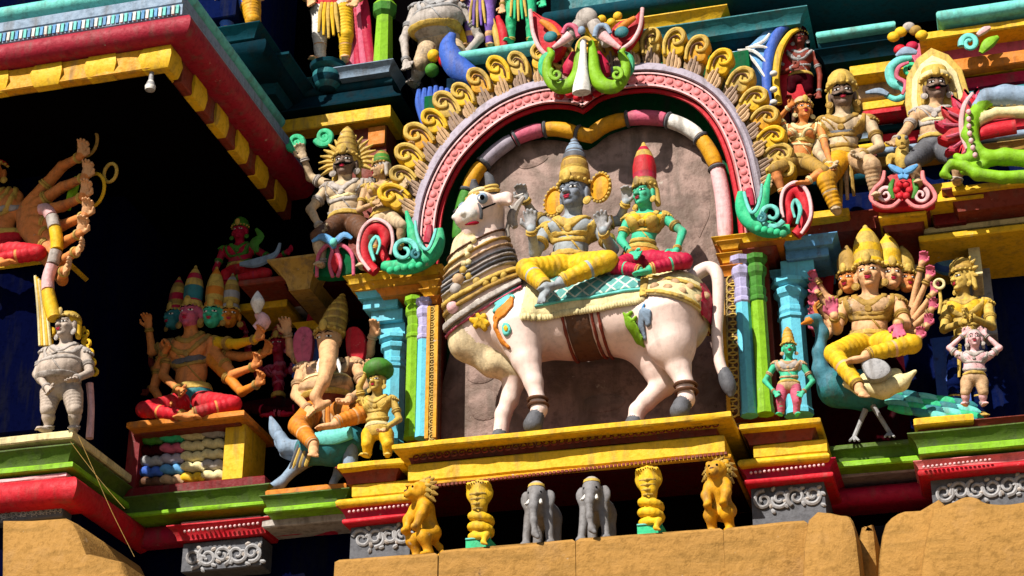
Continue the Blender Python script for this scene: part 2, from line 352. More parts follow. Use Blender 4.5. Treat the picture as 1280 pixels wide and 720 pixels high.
def fig(name,label,y,u,J,skin='flesh',crown=None,cloth=None,gold='gold',group=None,cat='statue',face=(0,-1,0),up=(0,0,1),fat=0,female=False,
        brow='pupil',lips='crimson',moust=None,band=None,belt='gold',neck=3,ears=True,hair=None,h=None,folds=9,eyes=True,base=None,heads=(),palm=None,trunk=None,girdle=None,fangs=False,blouse=None,legs_bare=False,headskin=None):
    """J: pixel joints (px,py[,dy metres, negative = towards the viewer]); u = chin-to-crown head height in photo pixels"""
    g3=lambda p:at(p[0],p[1],y+(p[2] if len(p)>2 else 0))
    hc=g3(J['head']); U=u*sc(J['head'][0],J['head'][1],y); h=h or max(.0085,U*.034)
    pts=[J['head'],J['pelvis'],J['neck']]+[p for a in J.get('arms',[]) for p in a['p']]+[p for l in J.get('legs',[]) for p in l['p']]+[q[0] for q in heads]
    W=np.array([g3(p) for p in pts]); pad=U*(1.0+.5*fat)
    b=g3(base) if base else np.array([g3(J['pelvis'])[0],g3(J['pelvis'])[1],W[:,2].min()])
    root=empty(name,b,label,cat,group)
    Fd=Field(W.min(0)-pad,W.max(0)+pad,h); k=U*.16
    mats=[skin,palm or skin]
    pv,nk=g3(J['pelvis']),g3(J['neck']); sp=nz(nk-pv); L=np.linalg.norm(nk-pv)
    sh=[g3(a['p'][0]) for a in J.get('arms',[])[:2]]
    side=nz(sh[1]-sh[0]) if len(sh)==2 else np.array([1.,0,0]); fr=nz(np.cross(side,sp)); fr=fr if fr[1]<0 else -fr
    A=[side,-fr,sp]; hw=np.linalg.norm(sh[1]-sh[0])/2 if len(sh)==2 else U*.85
    ch=pv+sp*L*.70
    Fd.ell(ch,(hw*.86,U*.40,L*.30),A,k); Fd.ell(pv+sp*L*.36,(hw*(.66 if not fat else .8),U*.36,L*.30),A,k)
    Fd.ell(pv+sp*L*.05,(hw*(.80+.1*female),U*.42,L*.24),A,k)
    if len(sh)==2: Fd.cone(sh[0]*.9+sh[1]*.1-sp*U*.03,sh[1]*.9+sh[0]*.1-sp*U*.03,U*.25,U*.25,k)
    bx_=fr*U*.26
    for s_ in (-1,1):
        if female: Fd.ell(ch+side*s_*hw*.42+fr*U*.36-sp*L*.02,(U*.25,U*.25,U*.25),A,U*.06)
        else: Fd.ell(ch+side*s_*hw*.40+fr*U*.27+sp*L*.02,(hw*.40,U*.17,L*.15),A,U*.08)
    if fat: Fd.ell(pv+sp*L*.34+fr*U*.28*fat,(hw*.92*fat,U*.55*fat,L*.34),A,k)
    else: Fd.ell(pv+sp*L*.30+fr*U*.14,(hw*.52,U*.30,L*.22),A,k)
    Ft=Fd.copy()
    Fd.cone(nk-sp*U*.12,hc-nz(up)*U*.25,U*.24,U*.22,U*.10)
    # heads
    HD=[(J['head'],face,headskin or skin,crown,u)]+list(heads)
    info=[]
    for (hp,fc,sk,cr,uu) in HD:
        c=g3(hp); V=uu*sc(hp[0],hp[1],y); z=nz(up); fv=nz(np.array(fc,float)-z*np.dot(fc,z)); x=nz(np.cross(fv,z)); AX=[x,-fv,z]; ex=[x,fv,z]
        if sk not in mats: mats.append(sk)
        mi=mats.index(sk); P=lambda a,b_,c_,c=c,x=x,fv=fv,z=z,V=V:c+x*a*V+fv*b_*V+z*c_*V
        Fd.ell(P(0,-.04,.12),(V*.37,V*.40,V*.40),AX,V*.08,mi); Fd.ell(P(0,.08,-.17),(V*.285,V*.30,V*.32),AX,V*.10,mi)
        if trunk is None or hp is not J['head']:
            Fd.cone(P(0,.36,.08),P(0,.46,-.10),V*.045,V*.075,V*.05,mi); 
            for s_ in (-1,1):
                Fd.ell(P(.07*s_,.43,-.11),(V*.05,)*3,AX,V*.03,mi); Fd.ell(P(.17*s_,.27,-.10),(V*.11,V*.10,V*.10),AX,V*.06,mi)
            Fd.ell(P(0,.30,-.40),(V*.12,V*.11,V*.09),AX,V*.06,mi); Fd.ell(P(0,.375,-.235),(V*.115,V*.05,V*.055),AX,V*.03,mi)
        for s_ in (-1,1):
            Fd.cone(P(.11*s_,.37,.145),P(.26*s_,.28,.15),V*.035,V*.03,V*.04,mi)
            if ears and trunk is None: Fd.ell(P(.39*s_,-.02,-.04),(V*.06,V*.12,V*.19),AX,V*.03,mi); Fd.ell(P(.39*s_,.0,-.24),(V*.05,V*.07,V*.12),AX,V*.03,mi)
        info.append((c,V,ex,AX,P,sk,cr))
    # arms
    tips=[]
    for a in J.get('arms',[]):
        S,E_,W_=[g3(p) for p in a['p']]; q=a.get('r',1.0)
        am=a.get('m'); ai=0
        if am:
            if am not in mats: mats.append(am)
            ai=mats.index(am)
        Fd.cone(S,E_,U*.20*q,U*.155*q,U*.08,ai); Fd.cone(E_,W_,U*.155*q,U*.105*q,U*.05,ai)
        Fd.cone(W_,W_+nz(W_-E_)*U*.03,U*.10*q,U*.09*q,U*.05)
        if a.get('hand',True):
            d=nz(a['d']) if 'd' in a else nz(W_-E_); tips.append(hand(Fd,W_,d,a.get('n',(0,-1,0)),U*.62*q,a.get('curl',.35),1,a.get('side',1)))
        else: tips.append(W_)
    LG=[]
    for l in J.get('legs',[]):
        H,K_,An=[g3(p) for p in l['p']]; q=l.get('r',1.0); LG.append((H,K_,An,q))
        Fd.cone(H,K_,U*.34*q,U*.23*q,U*.10); Fd.cone(K_,K_+(An-K_)*.4,U*.23*q,U*.225*q,U*.06); Fd.cone(K_+(An-K_)*.4,An,U*.225*q,U*.13*q,U*.05)
        if l.get('foot',True):
            td=nz(l.get('toe',(0,-1,-.15))); x=nz(np.cross(td,(0,0,1))); zz=np.cross(x,td)
            Fd.ell(An-zz*U*.10+td*U*.20,(U*.15,U*.36,U*.10),[x,td,zz],U*.08)
            for i in range(5): Fd.cone(An-zz*U*.13+td*U*.46+x*U*.055*(i-2),An-zz*U*.15+td*U*(.58-.03*abs(i-1))+x*U*.065*(i-2),U*.042,U*.036,U*.02)
    if trunk: 
        tp=[g3(p) for p in trunk['p']]; Fd.chain(tp,[r*sc(J['head'][0],J['head'][1],y) for r in trunk['r']],U*.08,0,U*.012,5)
    Fd.mesh('body',mats,root)
    # clothes
    if cloth and LG:
        Fc=Field(W.min(0)-pad,W.max(0)+pad,h); Fc.ell(pv+sp*L*.03,(hw*.88,U*.47,L*.22),A,k)
        cl=cloth if isinstance(cloth,list) else [cloth]
        for i,(H,K_,An,q) in enumerate(LG):
            Fc.cone(H,K_,U*.365*q,U*.255*q,U*.10,i%len(cl),U*.028,folds*.7)
            if not legs_bare: Fc.cone(K_,K_+(An-K_)*.86,U*.25*q,U*.185*q,U*.05,i%len(cl),U*.028,folds*.7)
        Fc.mesh('garment',cl,root)
        if not legs_bare and LG[0][1][2]<LG[0][0][2]-.8*U:      # pleated flap hanging in front
            mb=MB()
            for i in range(5):
                o=(i-2)*U*.13; a=pv-sp*U*.05+fr*U*.42+side*o; mb.tube([a,a-sp*U*.5+fr*U*.06+side*o*.2,a-sp*U*(1.5-.12*abs(i-2))+side*o*.5],[U*.07,U*.085,U*.05],cl[-1] if i%2 else gold,8)
            mb.build('pleated_flap',root)['kind']='stuff'
    axd=lambda q:(np.tensordot(sp,np.array([q[0]-pv[0],q[1]-pv[1],q[2]-pv[2]],dtype=object),1))
    slab=lambda a,b_:(lambda X,Y,Z:np.abs(((X-pv[0])*sp[0]+(Y-pv[1])*sp[1]+(Z-pv[2])*sp[2])/L-(a+b_)/2)*L-(b_-a)/2*L)
    if belt: Ft.clip(U*.075,slab(.10,.20)).mesh('belt',[belt],root)
    if girdle: Ft.clip(U*.06,slab(-.15,.12)).mesh('girdle',[girdle],root)
    if band: Ft.clip(U*.045,slab(.50,.58)).mesh('chest_band',[band],root)
    if blouse: Ft.clip(U*.03,slab(.56,.86)).mesh('blouse',[blouse],root)
    if neck:
        for i in range(neck):
            r=U*(.44+.25*i); cc=nk-sp*U*(.12+.16*i)+fr*U*.12
            ring=lambda X,Y,Z,r=r,cc=cc:np.abs(np.sqrt((X-cc[0])**2+(Y-cc[1])**2+(Z-cc[2])**2)-r)-U*(.085 if i==0 else .06)
            Ft.clip(U*.05,lambda X,Y,Z:np.maximum(ring(X,Y,Z),(X-nk[0])*sp[0]+(Y-nk[1])*sp[1]+(Z-nk[2])*sp[2]-U*.02)).mesh('necklace',[gold],root)
    if neck:
        # pendant and a thin thread slung over one shoulder, both lying on the chest
        tn=nz(side*.75+sp*.65); t0=pv+sp*L*.45+side*hw*.05
        Ft.clip(U*.035,lambda X,Y,Z:np.maximum(np.abs((X-t0[0])*tn[0]+(Y-t0[1])*tn[1]+(Z-t0[2])*tn[2])-U*.028,(Y-pv[1])*1.0-0*X)).mesh('thread',[gold],root)
        pd=pv+sp*L*.62; F2=Ft.clip(U*.07,lambda X,Y,Z:np.sqrt((X-pd[0])**2+(Z-pd[2])**2)-U*.11+np.maximum(Y-pv[1],0)*9); F2.mesh('pendant',[gold],root)
        for i,s_ in enumerate((-1,1)[:len(sh)]):
            mb=MB(); q=sh[i]+sp*U*.10; x=nz(np.cross(sp,fr)); mb.ell(q+side*s_*U*.02,(U*.24,U*.22,U*.13),gold,[nz(side-sp*s_*.4),fr,nz(sp+side*s_*.4)],12,8)
            for j in range(7): a=math.pi*(j/6.-.5); mb.ell(q+side*s_*U*(.06+.20*math.cos(a))+fr*U*.22*math.sin(a)-sp*U*.10,(U*.05,)*3,gold,None,7,5)
            mb.build('shoulder_plate',root)
    def limb_ring(nm,a,b_,t,R,r):
        d=nz(b_-a); x=nz(np.cross(d,(.3,1,.2))); mb=MB(); cc=a+(b_-a)*t
        mb.torus(cc,[x,np.cross(d,x),d],R,r,gold,16,6); mb.torus(cc+d*r*1.7,[x,np.cross(d,x),d],R*.98,r*.7,gold,16,6); return mb.build(nm,root)
    for a in J.get('arms',[]):
        S,E_,W_=[g3(p) for p in a['p']]; q=a.get('r',1.0)
        if a.get('rings',True): limb_ring('armlet',S,E_,.55,U*.185*q,U*.055); limb_ring('bracelet',E_,W_,.88,U*.125*q,U*.042)
    for H,K_,An,q in LG: limb_ring('anklet',K_,An,.90,U*.165*q,U*.045)
    # faces and crowns
    for i,(c,V,ex,AX,P,sk,cr) in enumerate(info):
        if eyes:
            for s_ in (-1,1):
                mb=MB(); fx=nz(ex[1]+ex[0]*s_*.45); e3=[nz(np.cross(fx,ex[2])),-fx,ex[2]]
                mb.ell(P(.165*s_,.335,.035),(V*.095,V*.046,V*.034),'eyewhite',e3,10,7); eo=mb.build('eye',root)
                mb=MB(); mb.ell(P(.165*s_,.335,.038)+fx*V*.026,(V*.044,V*.028,V*.040),'pupil',e3,8,6); mb.build('pupil',eo)
                mb=MB(); mb.tube([P(.05*s_,.395,.15),P(.15*s_,.385,.20),P(.27*s_,.29,.165)],[V*.016,V*.022,V*.009],brow,6); mb.build('eyebrow',root)
                mb=MB(); mb.tube([P(.06*s_,.375,.075),P(.16*s_,.375,.10),P(.27*s_,.29,.07)],[V*.02,V*.034,V*.016],sk,6); mb.build('eyelid',root)
        if not(trunk and i==0):
            mb=MB(); mb.ell(P(0,.415,-.215),(V*.11,V*.03,V*.028),lips,AX,10,6); mb.ell(P(0,.405,-.265),(V*.085,V*.035,V*.028),lips,AX,10,6); mb.build('lips',root)
            if fangs:
                for s_ in (-1,1):
                    mb=MB(); mb.tube([P(.09*s_,.41,-.24),P(.12*s_,.43,-.30),P(.14*s_,.44,-.36)],[V*.03,V*.024,V*.004],'white',6); mb.build('fang',root)
            if moust:
                mb=MB()
                for s_ in (-1,1): mb.tube([P(.01*s_,.45,-.165),P(.14*s_,.42,-.19),P(.26*s_,.33,-.15),P(.34*s_,.25,-.06)],[V*.035,V*.05,V*.032,V*.01],moust,7)
                mb.build('moustache',root)
        if ears:
            for s_ in (-1,1):
                mb=MB(); mb.ell(P(.42*s_,.06,-.33),(V*.095,V*.05,V*.11),gold,AX,10,7); mb.torus(P(.42*s_,.06,-.33),[ex[0],ex[2],ex[1]],V*.1,V*.03,gold,12,5); mb.build('earring',root)
        if hair:
            hf=Field(c-V*.9,c+V*.9,h); hf.ell(P(0,-.10,.20),(V*.43,V*.43,V*.40),AX,0)
            for s_ in (-1,1): hf.cone(P(.36*s_,-.16,.1),P(.42*s_,-.2,-.45),V*.14,V*.10,V*.08)
            hf=hf.clip(0,lambda X,Y,Z:((X-c[0])*ex[1][0]+(Y-c[1])*ex[1][1]+(Z-c[2])*ex[1][2])-V*.2); hf.mesh('hair',[hair],root)
        if cr:
            hh=cr['h']*sc(J['head'][0],J['head'][1],y); R=V*.41*cr.get('r',1)
            mb=MB(); lean=nz(ex[2]+np.array(cr.get('lean',(0,0,0)))); axc=[ex[0],nz(np.cross(lean,ex[0])),lean]
            mb.lathe(P(0,-.03,.22),axc,[(r*R,t*hh) for r,t in CROWN[cr.get('s','tall')]],cr.get('m',['gold']),24)
            co_=mb.build('crown',root,55)
            if cr.get('s','tall')!='turban':
                mb=MB()
                for j in range(9):
                    a=math.pi*(j/8.0); q=P(0,-.03,.26)+axc[0]*R*1.12*math.cos(a)-axc[1]*R*1.12*math.sin(a)*(1 if np.dot(axc[1],ex[1])<0 else -1)
                    mb.ell(q,(V*.055,)*3,cr.get('bead','gold'),None,8,5)
                q=P(0,-.03,.26)+ex[1]*R*1.1
                mb.ell(q+ex[2]*V*.14,(V*.14,V*.06,V*.20),cr.get('bead','gold'),AX,10,7); mb.build('bead_row',co_)['kind']='stuff'
            if cr.get('disc'):
                D=cr['disc']*sc(J['head'][0],J['head'][1],y); cc=P(0,-.30,.12+cr.get('dz',0))
                mb=MB(); mb.lathe(cc,[ex[0],ex[2],ex[1]],[(D,-.04*V),(D,.03*V),(D*.93,.08*V),(D*.86,.03*V),(.02,.03*V)],[cr.get('dm','gold')],28)
                for j in range(26):
                    a=2*math.pi*j/26; mb.ell(cc+ex[0]*D*math.cos(a)+ex[2]*D*math.sin(a),(D*.075,D*.06,D*.075),cr.get('bead','gold'),None,7,5)
                mb.build('halo',root)
            if cr.get('ears'):                      # big round side plates worn over the ears
                for s_ in (-1,1):
                    D=cr['ears']*sc(J['head'][0],J['head'][1],y); cc=P(.72*s_,-.16,.05); mb=MB()
                    mb.lathe(cc,[ex[0]*.72,ex[2],ex[1]],[(D,-.06*V),(D,.02*V),(D*.9,.08*V),(D*.8,.02*V),(.3*D,.06*V),(.02,.07*V)],[cr.get('dm','yellow')],22)
                    for j in range(20):
                        a=2*math.pi*j/20; mb.ell(cc+ex[0]*.72*D*math.cos(a)+ex[2]*D*math.sin(a)+ex[1]*V*.03,(D*.11,)*3,'gold',None,7,5)
                    mb.build('ear_plate',root)
            if cr.get('crest'):                     # pointed leaf-shaped plate standing behind the head
                s1=sc(J['head'][0],J['head'][1],y); mb=MB(); mb2_=MB(); cw,chh=cr['crest']
                for rr,mm,yy in ((1.0,'gold',.10),(.80,'cream',.05),(.62,'gold',.0)):
                    ol=[(-.95*cw*rr,-.9*cw),(-1.0*cw*rr,-.2*cw),(-.86*cw*rr,.45*chh*rr),(-.5*cw*rr,.8*chh*rr),(0,chh*rr),(.5*cw*rr,.8*chh*rr),(.86*cw*rr,.45*chh*rr),(1.0*cw*rr,-.2*cw),(.95*cw*rr,-.9*cw)]
                    mb.plate([(c[0]+a*s1,c[2]+b_*s1) for a,b_ in ol],c[1]+V*.12+yy*V*2,V*.2,mm,V*.06)
                mb.build('crest_plate',root)
            if cr.get('rays'):
                n,r0,r1=cr['rays']; s1=sc(J['head'][0],J['head'][1],y); mb=MB(); cc=P(0,-.22,.25)
                for j in range(n):
                    a=math.radians(-25)+math.radians(230)*j/(n-1); dr=ex[0]*math.cos(a)+ex[2]*math.sin(a)
                    mb.tube([cc+dr*r0*s1,cc+dr*(r0+r1)/2*s1+ex[1]*V*.06,cc+dr*r1*s1],[V*.07,V*.085,V*.03],cr.get('raym','gold'),7)
                mb.build('ray_crest',root)
    return dict(root=root,U=U,tips=tips,pv=pv,nk=nk,info=info,Fd=Fd,Ft=Ft,sp=sp,fr=fr,side=side,L=L,g3=g3)
# ---------------------------------------------------------------- the place: ground and the tower's masonry
mb=MB(); mb.box(-400,400,-400,400,-.5,0,'ground'); tag(mb.build('ground'),kind='structure')
tower=empty('temple_tower',(0,1.5,0),'painted temple tower wall of stepped yellow, green and dark teal mouldings behind the statues','temple tower')
def B(name,*a,**k): return band(tower,name,*a,**k)
def wall(name,x0,x1,z0,z1,y0,y1,m): mb=MB(); mb.box(x0,x1,y0,y1,z0,z1,m); return mb.build(name,tower)
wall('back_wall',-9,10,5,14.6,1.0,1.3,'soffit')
wall('tower_base',-9,10,0,5.2,-.3,1.3,'sand')
# ---- left zone: recess and plinth
B('plinth_shelf',150,330,240,603,616,-.6,1.6,'darkred')
B('green_cornice',150,330,240,617,634,-.62,1.5,'olive','up')
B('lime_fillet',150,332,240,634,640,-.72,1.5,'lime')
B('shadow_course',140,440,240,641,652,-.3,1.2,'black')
B('dotted_fillet',228,325,270,649,654,-.55,.8,'palepink')
B('red_course',222,332,270,655,672,-.62,.9,'red','up')
B('red_recess_course',90,440,240,655,680,-.4,.9,'crimson','roll')
B('carved_plinth',230,326,280,675,712,-.55,.9,'darkgrey')
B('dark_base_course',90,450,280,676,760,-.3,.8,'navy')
B('yellow_fillet',334,432,385,608,616,-.74,1.5,'orange')
B('green_cornice',334,432,385,617,630,-.76,1.5,'olive','up')
B('lime_fillet',332,436,385,630,637,-.86,1.5,'lime')
B('carved_plinth',330,440,385,640,655,-.66,1.2,'stonegrey')
# ---- right zone
B('green_cornice',1022,1155,1090,553,560,-.62,1.5,'olive')
B('green_frieze',1022,1155,1090,560,574,-.56,1.5,'olive','up')
B('lime_fillet',1022,1162,1090,574,582,-.68,1.5,'lime')
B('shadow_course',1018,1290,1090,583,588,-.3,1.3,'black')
B('grey_fillet',1030,1152,1090,586,594,-.5,1.1,'lilacgrey')
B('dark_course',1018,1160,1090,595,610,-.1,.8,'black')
B('red_recess_course',1018,1180,1090,608,632,-.35,.8,'crimson','roll')
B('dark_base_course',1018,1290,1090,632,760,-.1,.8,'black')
B('yellow_fillet',1144,1215,1180,520,530,-.95,1.7,'yellow')
B('brown_course',1150,1300,1180,530,541,-.85,1.6,'brownred','up')
B('green_cornice',1146,1300,1180,541,557,-.86,1.6,'olive','up')
B('lime_fillet',1150,1300,1180,557,567,-.98,1.6,'lime')
B('red_course',1148,1300,1180,575,584,-.9,1.5,'pink','up')
B('red_fillet',1152,1300,1180,585,594,-.92,1.5,'red','roll')
B('carved_plinth',1168,1300,1180,597,660,-.8,1.4,'darkgrey')
# ---- pilaster wall beside the niche
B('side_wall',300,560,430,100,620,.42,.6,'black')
B('side_wall',905,1300,1000,260,620,.55,.5,'maroon')
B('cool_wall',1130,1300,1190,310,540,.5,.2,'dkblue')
# ---- pedestals under the pilasters
for (x0,x1,xr,yt) in ((424,505,465,576),(926,1024,975,526)):
    o=yt
    B('pedestal_slab',x0,x1,xr,o,o+8,-1.12,1.2,'yellow')
    B('pedestal_cove',x0+10,x1-10,xr,o+8,o+27,-1.0,1.1,'brownred','up')
    B('pedestal_block',x0+18,x1+8,xr,o+28,o+45,-.98,1.1,'yellow')
    B('pedestal_lip',x0+2,x1+8,xr,o+45,o+55,-1.08,1.2,'yellow','roll')
    B('red_course',x0+8,x1+12,xr,o+55,o+70,-1.0,1.1,'crimson','up')
    B('red_fillet',x0+8,x1+14,xr,o+70,o+77,-1.08,1.1,'red','roll')
    B('carved_plinth',x0+16,x1+6,xr,o+79,o+135,-.98,1.1,'darkgrey')
# raised scrollwork on the grey plinth panels
for (x0,x1,xr,y0,hgt,yf) in ((232,324,280,694,34,-.57),(444,512,470,672,34,-1.0),(944,1026,985,622,34,-1.0),(1170,1290,1200,614,34,-.82),(-60,76,20,643,10,-1.68)):
    mb=MB(); st=hgt*.62; n=int((x1-x0)/st)
    for i in range(n+1):
        cx=x0+(x1-x0)*(i+.5)/(n+1); cy=y0+(cx-xr)*SL
        ptube(mb,spiral(cx,cy,hgt*.36,hgt*.08,random.uniform(0,360),random.choice((-1,1))*1.4,hgt*.085,hgt*.05,13),yf,'grey',6,2)
        for q in range(4): a=random.uniform(0,6.28); ptube(mb,[(cx+st*.5,cy+(q-1.5)*hgt*.22,hgt*.05),(cx+st*.5+hgt*.12*math.cos(a),cy+(q-1.5)*hgt*.22+hgt*.12*math.sin(a),hgt*.085),(cx+st*.5+hgt*.2*math.cos(a),cy+(q-1.5)*hgt*.22+hgt*.2*math.sin(a),hgt*.03)],yf,'grey' if q%2 else 'stonegrey',6,2)
    mb.build('carved_scrollwork',tower)
# beads in the dotted pink fillets
for (x0,x1,xr,yt,y) in ((434,512,470,636,-1.1),(936,1032,985,586,-1.1),(1152,1240,1180,581,-.98),(228,325,270,660,-.68)):
    mb=MB(); n=int((x1-x0)/5.5)
    for i in range(n):
        px=x0+(x1-x0)*(i+.5)/n; pell(mb,px,yt+(px-xr)*SL,1.9,1.9,y,'palepink')
    mb.build('bead_course',tower)
# ---- storey cornice above the side zones (carries the guardians)
B('storey_ledge',300,436,420,336,343,-.5,1.3,'brownred')
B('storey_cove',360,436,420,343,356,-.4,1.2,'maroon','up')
B('corbel_block',362,388,375,330,362,-.62,1.2,'ochre','up')
B('shelf_fillet',365,412,400,374,382,.1,.6,'grey')
B('shelf_fillet',372,410,400,402,410,.2,.6,'yellow','up')
B('blue_panel',368,420,400,412,470,.35,.3,'blue')
B('door_lintel',300,358,330,377,386,-.1,.6,'yellow')
B('storey_ledge',1010,1060,1040,262,272,-.45,1.2,'yellow')
B('storey_ledge',1000,1100,1050,272,290,-.3,1.1,'brownred','up')
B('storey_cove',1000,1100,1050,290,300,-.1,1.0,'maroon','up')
B('ornament_plinth',1100,1158,1130,258,266,-.62,1.3,'orange')
B('ornament_plinth',1100,1156,1130,266,271,-.65,1.3,'yellow')
B('ornament_cove',1106,1152,1130,271,288,-.5,1.1,'brownred','up')
B('sloped_block',1164,1204,1184,228,262,-.5,1.2,'yellow','down')
B('sloped_block_base',1168,1206,1186,262,280,-.42,1.2,'darkred')
B('makara_plinth',1192,1300,1220,230,238,-.72,1.4,'yellow')
B('makara_cove',1196,1300,1220,238,262,-.6,1.2,'brownred','up')
B('red_niche_panel',1220,1300,1230,256,278,-.2,.8,'red')
B('niche_frame',1212,1220,1216,250,284,-.3,.8,'darkred')
B('cream_ledge',1152,1300,1200,280,287,-.35,1.0,'cream')
B('cream_ledge',1150,1300,1200,289,297,-.45,1.1,'yellow')
B('cream_jamb',1213,1224,1218,297,345,-.2,.6,'cream')
B('aqua_panel',1116,1150,1132,294,332,.3,.3,'aqua')
B('white_frame',1110,1152,1130,286,292,.2,.5,'white')
B('white_frame',1112,1154,1130,332,340,.2,.5,'white')
B('peach_panel',1140,1300,1190,300,330,.4,.3,'tan')
B('pale_jamb',1212,1240,1226,330,420,.25,.5,'grey')
B('blue_pillar',1172,1210,1190,420,540,.1,.6,'blue')
# ---- wall behind the upper guardians, left pier
B('yellow_cornice',330,487,440,138,154,-.05,1.0,'yellow')
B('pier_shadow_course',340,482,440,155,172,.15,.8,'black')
B('pier_wall',440,480,460,156,330,.1,.8,'brownred')
B('pier_face',462,480,470,158,182,.05,.3,'orange')
B('teal_step',325,487,440,104,114,.12,1.0,'darkteal','roll')
B('teal_step',325,490,440,114,137,.05,1.0,'deepteal','down')
B('teal_step',330,480,440,93,104,.2,1.0,'teal','up')
B('teal_shelf',424,486,455,83,94,.0,1.0,'bluegrey','up')
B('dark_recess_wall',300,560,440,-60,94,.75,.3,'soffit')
B('pier_wall',500,545,520,105,300,.5,.5,'brownred')
B('yellow_cornice',505,522,515,160,172,.3,.6,'deepyellow')
# ---- wall above the arch
B('aqua_ledge',574,702,640,56,68,-.15,1.2,'aqua','roll')
B('teal_cove',578,700,640,68,86,-.02,1.0,'darkteal','up')
B('blue_course',560,720,640,86,130,.1,.9,'skyblue')
B('teal_band',700,965,850,50,70,.1,1.0,'darkteal','roll')
B('yellow_cornice',740,900,850,20,35,-.15,1.2,'yellow','up')
B('teal_band',800,1000,850,36,51,-.1,1.2,'teal','up')
B('blue_course',800,960,880,70,150,.3,.7,'bluegrey')
B('rose_panel',870,975,920,62,150,.26,.6,'rose')
B('aqua_ledge',1026,1114,1070,34,44,-.05,1.2,'aqua','roll')
B('teal_band',1030,1116,1070,48,60,.05,1.0,'darkteal','roll')
B('teal_band',1030,1120,1070,60,75,.0,1.0,'deepteal','up')
B('yellow_cornice',1064,1130,1100,78,92,-.08,1.0,'yellow')
B('peach_panel',1060,1140,1100,93,122,.1,.8,'tan')
B('yellow_cornice',1080,1142,1110,124,135,.0,.9,'yellow')
B('red_fillet',1080,1142,1110,135,142,-.02,.9,'red')
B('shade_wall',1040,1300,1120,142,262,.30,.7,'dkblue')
for j,(m_,p_) in enumerate((('yellow','roll'),('crimson','up'),('teal','roll'),('yellow','up'),('darkteal','roll'),('red','up'),('bluegrey','roll'),('ochre','up'))):
    B('wall_moulding',1100,1300,1190,90+j*14,99+j*14,.16+.02*(j%2),.4,m_,p_)
for j,(m_,p_) in enumerate((('teal','roll'),('bluegrey','up'),('yellow','roll'),('brownred','up'),('darkteal','roll'))):
    B('wall_moulding',960,1110,1040,150+j*18,160+j*18,.22,.4,m_,p_)
B('yellow_cornice',1150,1300,1190,36,46,-.05,1.0,'yellow')
B('rose_panel',1140,1300,1200,47,82,.2,.7,'rose')
B('orange_panel',1180,1300,1210,72,88,.05,.7,'orange')
B('aqua_ledge',1180,1300,1210,10,26,-.1,1.0,'aqua','roll')
B('upper_wall',690,1300,900,-120,20,.6,.6,'teal')
B('upper_course',690,1300,900,-16,2,-.15,.9,'darkteal','roll')
# ---- left bay: plinth
yb=-1.75
def LB(name,yt,yb_,y,m,prof='box',x1=90,d=3.2): return band(tower,name,-200,x1,60,yt,yb_,y,d,m,prof)
LB('bay_slab',541,551,-1.78,'cream'); LB('bay_cove',551,562,-1.66,'darkred','up'); LB('green_cornice',562,580,-1.70,'olive','up',86)
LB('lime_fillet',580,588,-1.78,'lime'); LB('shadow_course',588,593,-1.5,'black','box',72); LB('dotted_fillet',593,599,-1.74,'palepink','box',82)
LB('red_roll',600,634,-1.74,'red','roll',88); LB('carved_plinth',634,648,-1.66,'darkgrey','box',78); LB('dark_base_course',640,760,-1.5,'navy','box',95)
# bay wall and its right-hand return
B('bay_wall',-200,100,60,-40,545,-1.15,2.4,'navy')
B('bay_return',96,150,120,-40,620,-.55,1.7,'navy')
# ---- stone ledge along the bottom
led=empty('stone_ledge',at(640,700,-1.6),'broad orange sandstone ledge running below the yellow balcony','stone ledge')
X0,X1,z0,z1=XZ(415,1012,700,675,775,-1.75); mb=MB()
for a,b in ((X0,X0+.9),(X0+.905,X0+2.05),(X0+2.055,X0+3.25),(X0+3.255,X1)): mb.box(a,b,-1.75,.6,z0,z1+random.uniform(-.008,.006),'sand',.03)
mb.build('ledge_course',led); z_led=z1
def slabpoly(label,pts,y,th,bev=.05):
    mb=MB(); pplate(mb,pts,y,th,'sand',bev,3); o=mb.build('carved_block'); tag(o,label,'stone block','carved sandstone blocks on the ledge'); return o
slabpoly('square sandstone block with a rounded top corner beside the dark gap',[(1010,648),(1050,642),(1066,650),(1074,690),(1073,760),(1008,760)],-1.95,1.1)
slabpoly('leaning sandstone block with a curled edge right of the dark gap',[(1102,668),(1122,640),(1150,636),(1182,630),(1186,760),(1104,760)],-1.95,1.1)
slabpoly('large sandstone block with a raised knob filling the lower right corner',[(1162,648),(1176,632),(1192,625),(1206,619),(1220,620),(1234,627),(1262,628),(1300,624),(1330,640),(1330,770),(1160,770)],-2.05,1.2)
slabpoly('narrow broken sandstone stump deep in the dark gap',[(1074,668),(1084,656),(1094,664),(1098,760),(1072,760)],-1.6,.8)
mb=MB(); pplate(mb,[(36,648),(78,645),(92,652),(100,668),(108,690),(150,700),(176,760),(0,760),(0,650)],-2.1,1.3,'sand',.07,0); tag(mb.build('carved_block'),'faceted orange sandstone block below the red roll moulding of the bay','stone block','carved sandstone blocks on the ledge')
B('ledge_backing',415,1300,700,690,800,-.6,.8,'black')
# ---- roof eave over the left bay
eave=empty('roof_eave',at(41,100,-2.2),'deep overhanging roof eave with a red roll and yellow blocks, casting the dark shadow','roof eave')
YE=-2.7
def EB(name,x1,yt,yb_,y,m,prof='box'): return band(eave,name,-330,x1,41,yt,yb_,y,3.1-(y-YE),m,prof)
EB('red_roll',228,53,81,YE,'eavered','roll')
EB('dark_fillet',226,50,53,YE+.0,'deepteal'); EB('fluted_band',226,35,50,YE-.06,'bluegrey'); EB('pale_band',226,22,35,YE-.04,'bluegrey'); EB('upper_band',222,5,22,YE+.1,'aqua','roll')

